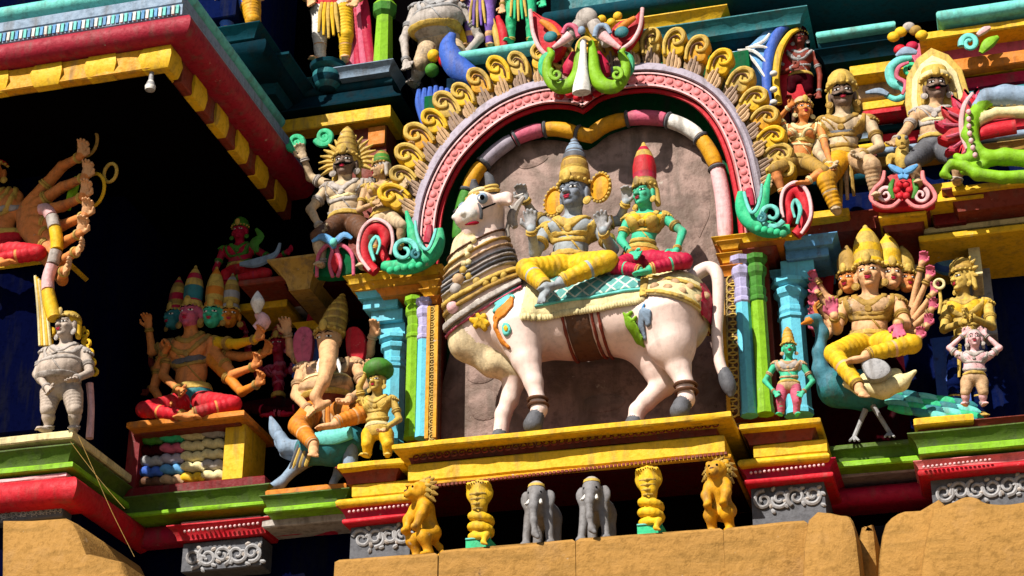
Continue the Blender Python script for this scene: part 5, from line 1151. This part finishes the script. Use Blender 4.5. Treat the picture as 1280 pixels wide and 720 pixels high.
fig('statue','small green attendant statue with gold crown and pink skirt on the right pedestal',-.95,21,mk(986,436,21,['hip','hip'],['stand:520','stand:520'],2.3,.8),skin='greenskin',cloth='rose',belt='gold',girdle='tan',blouse='stonegrey',face=(.2,-1,-.05),crown=dict(h=26,s='cone',m=['gold','deepyellow']),gold='tan',group=SR)
fig('statue','yellow crowned statue in profile with folded arms at the right edge of the bay',-.30,34,
  mk(1203,350,34,[A_((1184,382,0),(1180,412,-.1),(1206,402,-.35)),A_((1234,380,0),(1240,408,-.1),(1212,396,-.4))],['stand:525','stand:525'],2.5,.78,.2),
  skin='gold',cloth='dkblue',blouse='yellow',face=(-.85,-.7,-.05),hair='gold',crown=dict(h=24,s='low',m=['gold','ochre'],rays=(9,14,24),raym='gold'),group=SR)
fig('statue','small pale statue in white stockings with both arms over its head, at the right edge',-.92,23,mk(1218,424,23,['over','over'],['stand:508','stand:508'],2.2,.76),skin='palepink',cloth='tan',belt='gold',crown=None,hair='stonegrey',legs_bare=True,fat=.6,gold='stonegrey',group=SR)
mb=MB(); p=at(1186,322,.12); s1=sc(1186,322,.12); mb.lathe(p,[np.array([1.,0,0]),np.array([0,0,1.]),np.array([0,-1.,0])],[(25*s1,0),(25*s1,.06),(20*s1,.12),(10*s1,.15),(.01,.16)],['skyblue','blue','skyblue','dkblue'],26); tag(mb.build('medallion'),'round blue medallion on the wall above the yellow crowned statue','medallion')
# ---------------------------------------------------------------- carved ornaments, mask, makaras and the brackets under the balcony
mask=empty('lion_mask',at(735,110,-.9),'green lion-face mask with red ears and a white tongue crowning the arch','mask')
YM=-.95
def O(parent,name,pl,y=YM,m='green',n=10,sm=5,flat=.8):
    mb=MB()
    for pts in pl: ptube(mb,pts,y,m,n,sm,flat)
    return mb.build(name,parent)
mb=MB(); pplate(mb,[(664,14),(678,20),(694,26),(706,40),(704,60),(692,72),(678,64),(668,44)],-.80,.10,'red',.02,3); mb.build('ear_flare',mask)
mb=MB(); pplate(mb,[(802,12),(790,22),(774,26),(762,40),(766,60),(782,60),(794,46),(802,30)],-.80,.10,'red',.02,3); mb.build('ear_flare',mask)
O(mask,'flare_border',[[(663,12,2.5),(666,40,2.6),(676,62,2.8),(692,74,2.5)]],-.86,'palepink'); O(mask,'flare_border',[[(803,10,2.5),(800,34,2.6),(790,52,2.8),(776,62,2.5)]],-.86,'palepink')
O(mask,'flare_filling',[[(676,26,3),(688,34,5),(698,46,4)]],-.86,'orange'); O(mask,'flare_filling',[[(794,22,3),(782,30,5),(770,40,4)]],-.86,'orange')
for x,y_,m in ((688,46,'teal'),(777,40,'teal')): mb=MB(); pell(mb,x,y_,9,8,-.90,m,4); mb.build('eye_boss',mask)
for x,y_ in ((752,24),(764,28),(772,20)): mb=MB(); pell(mb,x,y_,6,6,-.88,'yellow',4); mb.build('flower_boss',mask)
for sx in (-1,1):
    cx=733; X=lambda v:cx+sx*v
    O(mask,'trunk_roll',[[(X(8),28,8),(X(14),38,10),(X(22),46,9),(X(26),56,7)]],-1.0,'stonegrey')
    O(mask,'trunk_ring',[[(X(10),46,3),(X(14),34,3.4),(X(24),32,3),(X(30),42,2.6)]],-1.08,'rose' if sx<0 else 'bluegrey')
    O(mask,'tusk',[[(X(20),44,7),(X(30),52,5),(X(42),60,2.5)]],-1.1,'palepink')
    O(mask,'mouth_hollow',[[(X(14),66,5),(X(20),84,10),(X(25),94,6)]],-.84,'crimson')
    O(mask,'green_serpent',[[(X(6),52,4),(X(8),70,7),(X(10),92,9.5),(X(20),106,10),(X(36),108,9),(X(47),96,7.5),(X(49),80,6),(X(44),68,5),(X(48),60,2)]],-.98,'green' if False else 'lime',12,6)
    O(mask,'serpent_fin',[[(X(40),64,2),(X(52),72,6),(X(54),88,6),(X(46),100,3)]],-.93,'jade',8,4,.6)
    O(mask,'serpent_curl',[spiral(X(38),93,8,2,120,sx*-1.2,3.2,1.8,12)],-1.08,'lime',8,2)
mb=MB(); ptube(mb,[(729,50,4),(729,66,4.5),(728,88,7),(727,106,11),(727,116,12)],-1.04,'white',12,5,.7); mb.build('tongue',mask)
mb=MB(); pell(mb,733,22,14,14,-.95,'stonegrey',8); pell(mb,727,38,5,6,-1.1,'bluegrey',4); mb.build('nose',mask)
for i,(px,py) in enumerate(((712,118),(722,122),(735,122),(746,117),(700,120),(757,112))):
    mb=MB(); pell(mb,px,py,6,5,-.80,'red',4); mb.build('petal',mask)
# crocodile-like makaras at the feet of the arch
def makara(label,fx,sx,dy=0):
    OO=O; O_=lambda p,n,pl,y,m,*k:OO(p,n,[[(q[0],q[1]+dy,*q[2:]) for q in c] for c in pl],y,m,*k)
    o=empty('makara',at(fx(505),338+dy,-.8),label,'makara sculpture','makara sculptures at the feet of the arch'); X=fx
    O_(o,'body',[[(X(478),332,6),(X(498),334,10),(X(520),330,12),(X(540),318,11),(X(549),302,8),(X(550,),286,4)]],-.86,'jade',12,5)
    O_(o,'snout',[[(X(530),322,10),(X(520),306,9),(X(515),290,6.5),(X(511),276,4),(X(508),264,2)]],-.84,'jade',10,5)
    O_(o,'lip_edge',[[(X(545),286,2.2),(X(541),300,2.4),(X(534),312,2.6),(X(526),306,2.4),(X(521),292,2.2),(X(519),276,1.6)]],-.97,'aqua',8,4)
    O_(o,'throat',[[(X(537),282,4),(X(536),294,6),(X(534),304,5)]],-.90,'crimson',8,4)
    O_(o,'scroll',[spiral(X(505),314,17,3,-30,sx*1.35,4.2,2.2,18)],-.95,'aqua',8,2)
    O_(o,'eye_boss',[spiral(X(520),318,6,2,90,sx*1.2,2.4,1.6,10)],-1.0,'teal',8,2)
    O_(o,'tail',[[(X(470),340,7),(X(458),328,8),(X(454),308,9),(X(462),288,9),(X(476),286,8),(X(482),298,7),(X(478),312,6),(X(484),328,5)]],-.84,'rose' if False else 'red',12,6)
    O_(o,'tail_border',[[(X(462),338,2.2),(X(448),316,2.4),(X(452),288,2.6),(X(468),274,2.6),(X(486),282,2.5),(X(491),300,2.3),(X(488),318,2)]],-.90,'palepink',8,5)
    O_(o,'tail_filling',[[(X(468),326,2),(X(463),308,3),(X(470),296,2.6),(X(475),304,2),(X(471),318,1.6)]],-.95,'aqua',8,4)
    for i in range(5): mb=MB(); pell(mb,X(488+i*9),338+dy-i*1.5,5,5,-.98,'jade',4); mb.build('scale',o)
    return o
makara('green and red makara head at the left foot of the arch',lambda x:x,1)
makara('green and red makara head at the right foot of the arch',lambda x:930+(545-x)*.86,-1,-46)
bpy.context.view_layer.update()
# scroll crests in the upper right
cr=empty('crest_ornament',at(1130,258,-.7),'pink and red crest with a pale blue flower between the upper right guardians','crest')
YC=-.78
mb=MB(); pplate(mb,[(1090,256),(1094,240),(1104,224),(1116,216),(1130,212),(1144,216),(1156,226),(1164,240),(1168,254),(1150,258),(1110,260)],YC+.04,.1,'red',.02,3); mb.build('ground_plate',cr)
for sx in (-1,1):
    X=lambda v:1129+sx*v
    O(cr,'border',[[(X(4),250,2.4),(X(14),258,3),(X(28),258,3.2),(X(40),248,3),(X(36),236,2.6),(X(26),226,3),(X(24),214,2.6)]],YC-.06,'pink',8,5)
    O(cr,'scroll',[spiral(X(22),244,10,2,60,sx*-1.3,3,1.6,14)],YC-.06,'palepink',8,2); O(cr,'leaf_filling',[[(X(12),224,2),(X(16),236,4),(X(12),248,2)]],YC-.06,'green',8,4)
    O(cr,'flower_petal',[[(X(0),216,4),(X(9),212,5),(X(18),206,2)],[(X(0),220,4),(X(6),222,4)]],YC-.1,'skyblue',8,3); O(cr,'ear',[[(X(6),196,3),(X(16),196,5),(X(18),206,3)]],YC-.02,'gold',8,4)
for i in range(6):
    a=i*math.pi/3; mb=MB(); pell(mb,1129+8*math.cos(a),238+8*math.sin(a),5,5,YC-.06,'red',4); mb.build('rosette_petal',cr)
mb=MB(); pell(mb,1128,178,9,11,YC,'gold',8); pell(mb,1124,172,2.5,3,YC-.1,'darkgrey'); pell(mb,1133,172,2.5,3,YC-.1,'darkgrey'); pell(mb,1128,184,5,3,YC-.1,'ochre'); ptube(mb,[(1128,186,8),(1128,200,10),(1129,212,6)],YC,'gold',10,4); mb.build('lion_head',cr)
sc2=empty('scroll_ornament',at(1130,125,-.2),'aqua and pink scroll bracket topped with yellow flowers, between the two upper guardians','scroll bracket')
YS=-.28
O(sc2,'scroll',[[(1140,72,4),(1124,76,6),(1112,88,6),(1116,104,6),(1128,108,6),(1132,118,5),(1120,124,4),(1106,118,3)]],YS,'aqua',10,5); O(sc2,'scroll_inlay',[[(1136,78,2),(1124,84,3),(1121,96,3),(1132,104,3),(1128,118,2)]],YS-.07,'rose',8,5)
O(sc2,'spiral',[spiral(1138,88,9,2,0,1.3,3.4,2,14)],YS-.02,'jade',8,2); O(sc2,'leaf',[[(1120,70,2),(1132,64,7),(1146,66,3)]],YS-.02,'bluegrey',8,4,.6); O(sc2,'leaf',[[(1082,116,2),(1098,114,5),(1110,118,3)]],YS-.02,'bluegrey',8,4,.6)
for x,y_,m in ((1117,46,'yellow'),(1126,40,'yellow'),(1152,44,'yellow'),(1144,38,'ochre'),(1136,34,'stonegrey'),(1125,62,'red'),(1140,58,'crimson')): mb=MB(); pell(mb,x,y_,8,7,YS,m,5); mb.build('flower_boss',sc2)
sc3=empty('scroll_ornament',at(1215,82,-.1),'small aqua spiral with a lime leaf on the rose wall in the top right corner','scroll')
O(sc3,'spiral',[spiral(1212,54,11,3,200,-1.4,4.4,2.4,16)],-.12,'aqua',8,2); O(sc3,'leaf',[[(1226,66,3),(1236,54,8),(1248,46,3)]],-.12,'lime',8,4,.6); O(sc3,'bud',[[(1222,44,3),(1230,38,5),(1238,34,2)]],-.14,'palepink',8,4)
# flame-tailed makara at the right edge
rm=empty('makara',at(1220,238,-.8),'lime green makara with a large red flame crest at the right edge','makara sculpture')
for i in range(9):
    a=math.radians(100+i*19); cx,cy=1228,158; dx,dy=math.cos(a),-math.sin(a); tx,ty=-dy,dx; L_=58-3*abs(i-4)
    R_=lambda u,v:(cx+dx*u+tx*v,cy+dy*u*1.05+ty*v)
    mb=MB(); pplate(mb,[R_(20,-6),R_(30,-9),R_(42,-8),R_(L_-4,-4),R_(L_+3,3),R_(L_-6,5),R_(L_-14,9),R_(32,9),R_(20,6)],-.90-.03*(i%2),.12,'red' if i%2 else 'crimson',.025,3); ptube(mb,[(*R_(22,0),1.6),(*R_(36,-1),2.2),(*R_(L_-8,0),1.2)],-.925-.03*(i%2),'rose',6,3); mb.build('flame',rm)
O(rm,'crest_ridge',[[(1216,116,2),(1206,130,3),(1202,148,3.4),(1203,168,3.4),(1209,186,2.6)]],-1.0,'palepink',8,5)
chainmesh('body',rm,[dict(p=[(1232,128,7),(1217,146,9),(1212,170,10),(1220,190,9),(1236,198,9),(1256,196,10),(1300,200,12)],m=0),dict(p=[(1216,196,8),(1204,202,8),(1196,196,5)],m=0,k=.02),dict(p=[(1230,206,7),(1216,212,8),(1204,214,5)],m=0,k=.02),
    dict(p=[(1222,132,7),(1234,122,11),(1256,120,14),(1300,124,16)],m=1,k=.03),dict(p=[(1216,160,4),(1228,148,7),(1246,141,7),(1300,140,8)],m=2,k=.015)],['lime','bluegrey','cream'],y=-.98)
chainmesh('paw',rm,[dict(p=[(1182,212,3),(1190,205,6),(1206,208,7),(1222,218,8),(1254,222,8),(1300,220,9)],m=0,k=.02),dict(p=[(1184,210,5),(1180,218,5),(1188,222,3)],m=0,k=.02)],['lime'],y=-1.0)
O(rm,'mouth',[[(1220,172,6),(1236,164,10),(1270,158,10)]],-.94,'red',10,4)
for i in range(7): mb=MB(); pell(mb,1211+i*1.4-3*math.sin(i*.5),140+i*9,3.2,4,-1.08,'palepink'); mb.build('tooth',rm)
# horseshoe frame and streaked hood at the top
hf=empty('horseshoe_frame',at(968,140,0),'blue and gold horseshoe frame around a red panel behind the upper right flames','frame')
mb=MB(); pplate(mb,[(972,128),(970,90),(976,58),(992,40),(1004,60),(1006,128)],.06,.1,'red',.02,3); mb.build('red_panel',hf)
O(hf,'gold_rim',[[(974,130,4),(970,100,4.5),(974,66,5),(986,44,4),(998,36,3)]],-.05,'yellow',8,5); O(hf,'blue_rim',[[(962,140,5),(958,104,6),(962,66,7),(974,40,7),(990,26,5)]],-.05,'blue',10,5)
for y_ in (92,112,128): mb=MB(); pell(mb,967,y_,5,4,-.14,'white',4); mb.build('white_boss',hf)
bw=empty('blue_wing',at(940,90,-.1),'pale blue wing-shaped scroll above the upper right of the arch','wing scroll')
mb=MB(); pplate(mb,[(905,66),(930,60),(952,40),(966,24),(972,60),(962,110),(946,120),(930,90)],-.05,.14,'skyblue',.03,3); mb.build('wing_plate',bw)
for i in range(4): O(bw,'wing_vein',[[(912+i*10,66-i*3,1.6),(936+i*6,70-i*6,2.4),(956+i*2,96-i*18,1.4)]],-.08,'white',6,4)
mb=MB()
for i in range(9): ptube(mb,[(884+i*1.5,72+i*5,1.6),(912+i*4,70+i*4.5,2.2),(948,66+i*7,1.6)],.22,'palepink' if i%2 else 'rose',6,3)
tag(mb.build('pink_streaks' if False else 'fan_relief'),'pink ribbed fan relief on the wall beside the blue wing scroll','fan relief')
# brackets under the balcony
fz=z_led
def base_at(px,y): return atpz(px,fz,y)
def elephant(px,label):
    y=-1.62; b=base_at(px,y); s1=sc(px,640,y)*.93; o=empty('elephant_statue',b,label,'elephant statue','small elephants under the balcony'); r=lambda v:v*s1
    Q=lambda a,d,h:b+np.array([r(a),r(d),r(h)])
    f=Field(Q(-32,-38,-4),Q(32,75,92),.0105)
    f.cone(Q(0,14,62),Q(2,52,60),r(16),r(18),.06); f.ell(Q(0,-4,70),(r(13),r(13),r(15)),None,.06); f.ell(Q(0,-6,78),(r(10),r(9),r(8)),None,.04)
    for s_ in (-1,1):
        f.cone(Q(12*s_,8,56),Q(17*s_,2,5),r(7.5),r(5),.04); f.cone(Q(12*s_,54,54),Q(14*s_,54,5),r(8),r(6),.05); f.ell(Q(17*s_,-1,4),(r(7.5),r(8),r(4.5)),None,.03)
        f.ell(Q(16*s_,4,68),(r(8),r(4),r(13)),None,.03)
    f.chain([Q(0,-14,68),Q(0,-22,50),Q(1,-24,28),Q(3,-26,10),Q(8,-28,4)],[r(7),r(5.2),r(4),r(3.4),r(2.6)],.03,0,r(.7),4)
    f.mesh('body',['elephant'],o)
    for s_ in (-1,1):
        mb=MB(); mb.tube([Q(7*s_,-12,62),Q(10*s_,-20,54),Q(11*s_,-27,52)],[r(2.6),r(2.1),r(.6)],'white',8); mb.build('tusk',o)
        mb=MB(); mb.ell(Q(8*s_,-14,72),(r(2),)*3,'pupil',None,8,6); mb.build('eye',o)
    mb=MB(); mb.lathe(Q(0,-4,82),np.eye(3),[(r(12),0),(r(11),r(4)),(r(6),r(8)),(r(1),r(10))],['gold','stonegrey'],14); mb.build('headdress',o)
elephant(672,'grey elephant statue under the balcony beside the left coiled cobra'); elephant(742,'grey elephant statue under the balcony nearer the right coiled cobra')
def cobra(px,label):
    y=-1.60; b=base_at(px,y); s1=sc(px,640,y)*.93; r=lambda v:v*s1; o=empty('cobra_post',b,label,'cobra post','coiled cobra posts under the balcony'); Q=lambda a,d,h:b+np.array([r(a),r(d),r(h)])
    mb=MB(); mb.box(b[0]-r(17),b[0]+r(17),b[1]-r(14),b[1]+r(16),b[2],b[2]+r(16),'jade',.015); pd=mb.build('plinth',o)
    mb=MB(); 
    for a,c,d,e in ((-17,17,0,2),(-17,17,14,16.5)): mb.box(b[0]+r(a),b[0]+r(c),b[1]-r(16),b[1]-r(13),b[2]+r(d),b[2]+r(e),'aqua',.004)
    mb.build('plinth_edging',pd)
    f=Field(Q(-32,-34,4),Q(32,32,100),.0105); P=[];R=[]
    for i in range(34):
        t=i/33; a=2*math.pi*2.3*t+2.2; P.append(Q(12*math.cos(a),-12*math.sin(a),20+33*t)); R.append(r(5.6+1.0*math.sin(math.pi*t)))
    f.chain(P,R,.006,0); f.chain([P[-1],Q(0,-4,56),Q(0,-8,64),Q(-1,-6,76),Q(-1,-8,88)],[r(6.5),r(8),r(10),r(12),r(9)],.03,0)
    f.ell(Q(-1,-4,82),(r(19),r(7),r(14)),None,.05,0)
    f.chain([P[0],Q(14,-22,16),Q(10,-24,6),Q(16,-26,2)],[r(6),r(4.5),r(3.2),r(1.5)],.02,0)
    for i in range(5): f.cone(Q(-14+i*6.5,-8,90),Q(-14+i*6.5,-14,95-abs(i-2)*1.5),r(4.5),r(3.4),.02,0)
    f.mesh('body',['ochre' if False else 'yellow','gold'],o)
    for i in range(4):
        mb=MB(); w_=12-i*1.5; mb.tube([Q(-w_,-14,78-i*7),Q(-1,-21,76-i*7),Q(w_-2,-14,78-i*7)],[r(1.2),r(1.8),r(1.2)],'gold',6); mb.build('belly_scale',o)
    for i in range(5):
        for s_ in (-1,1):
            mb=MB(); mb.ell(Q(-14+i*6.5+s_*1.8,-17.2,94-abs(i-2)*1.5),(r(.9),)*3,'pupil',None,6,4); mb.build('eye',o)
cobra(601,'coiled yellow cobra post under the left half of the balcony'); cobra(815,'coiled yellow cobra post under the right half of the balcony')
def lion(px,label,ytop,face):
    y=-1.52; b=base_at(px,y); s1=sc(px,640,y); r=lambda v:v*s1; o=empty('lion_bracket',b,label,'lion statue','rearing lion brackets under the balcony'); H=(b[2],at(px,ytop,y)[2]); hh=(H[1]-H[0])/s1
    F_=np.array([face,-1.,0]); F_/=np.linalg.norm(F_); Rr=np.array([-F_[1],F_[0],0]); Q=lambda a,d,h:b+Rr*r(a)-F_*r(d)+np.array([0,0,r(h)])
    f=Field(b-r(44),b+np.array([r(44),r(44),r(hh+12)]),.0105); c=hh-14
    f.cone(Q(0,0,hh*.66),Q(0,10,hh*.36),r(14),r(12),.07); f.ell(Q(0,-6,c),(r(14),r(14),r(14)),None,.05); f.cone(Q(0,-16,c-4),Q(0,-24,c-6),r(8),r(6),.04)
    for s_ in (-1,1):
        f.cone(Q(11*s_,-6,hh*.66),Q(13*s_,-14,hh*.52),r(7.5),r(6),.04); f.cone(Q(13*s_,-14,hh*.52),Q(10*s_,-18,hh*.38),r(6),r(5),.03); f.ell(Q(10*s_,-21,hh*.36),(r(5),r(7),r(4.5)),None,.02)
        f.cone(Q(8*s_,10,hh*.36),Q(11*s_,-8,hh*.26),r(10),r(7.5),.05); f.cone(Q(11*s_,-8,hh*.26),Q(11*s_,4,5),r(7),r(5.5),.04); f.ell(Q(11*s_,-4,4),(r(7),r(10),r(4)),None,.03)
        f.ell(Q(11*s_,-2,c+12),(r(4.5),r(3),r(5)),None,.03); f.ell(Q(5*s_,-19,c+3),(r(3),)*3,None,.02)
    f.chain([Q(0,14,hh*.3),Q(6,22,hh*.2),Q(14,20,hh*.1),Q(20,10,3)],[r(4),r(3.5),r(3),r(2.5)],.03)
    f.mesh('body',['deepyellow'],o)
    mb=MB()
    for k_,(R_,n_,d_) in enumerate(((14,13,-3),(18,16,3))):
        for i in range(n_):
            a=2*math.pi*(i+.5*k_)/n_; u_=np.array([math.cos(a),math.sin(a)])
            mb.tube([Q(R_*.7*u_[0],d_,c+R_*.7*u_[1]),Q(R_*u_[0],d_-2,c+R_*u_[1]),Q(R_*1.3*u_[0]+2*u_[1],d_+2,c+R_*1.3*u_[1]-2*abs(u_[0]))],[r(3.6),r(3.8),r(1)],'ochre' if k_ else 'gold',7)
    mb.build('mane',o)
    for s_ in (-1,1): mb=MB(); mb.ell(Q(5*s_,-21.5,c+3),(r(1.8),)*3,'pupil',None,8,6); mb.build('eye',o)
    mb=MB(); mb.ell(Q(0,-25,c-9),(r(5.5),r(4),r(1.6)),'brown',None,8,6); mb.build('mouth',o); mb=MB(); mb.ell(Q(0,-28,c-3),(r(3),r(2),r(2)),'brown',None,8,6); mb.build('nose',o)
lion(528,'yellow rearing lion bracket at the left end under the balcony',604,-.7); lion(902,'yellow rearing lion bracket at the right end under the balcony',578,-.15)
# two thin wires sagging across the lower left bay
for i,(pts) in enumerate(([(98,545,.35),(118,590,.35),(140,640,.35),(168,696,.35)],[(88,552,.3),(112,584,.3),(140,618,.3),(156,636,.3)])):
    mb=MB(); ptube(mb,pts,-1.9,'ochre',5,5); tag(mb.build('wire'),('longer thin wire hanging over the red roll of the lower left bay','shorter thin wire hanging above the longer one in the lower left bay')[i],'wire','thin wires on the left bay')

# lumpy repairs on the rock panel and bird droppings on the ledges
for pts in ([(586,446),(606,440),(622,452),(618,470),(600,478),(584,470)],[(588,492),(612,486),(624,500),(616,522),(592,524)],[(730,500),(760,492),(780,502),(772,514),(738,516)],[(866,262),(876,250),(886,262),(880,286),(872,294)],[(640,196),(664,188),(684,196),(668,206),(648,208)]):
    mb=MB(); pplate(mb,[(x+random.uniform(-3,3),y_+random.uniform(-3,3)) for x,y_ in pts],-.407,.05,'rock',.007,4); mb.build('plaster_patch',niche)
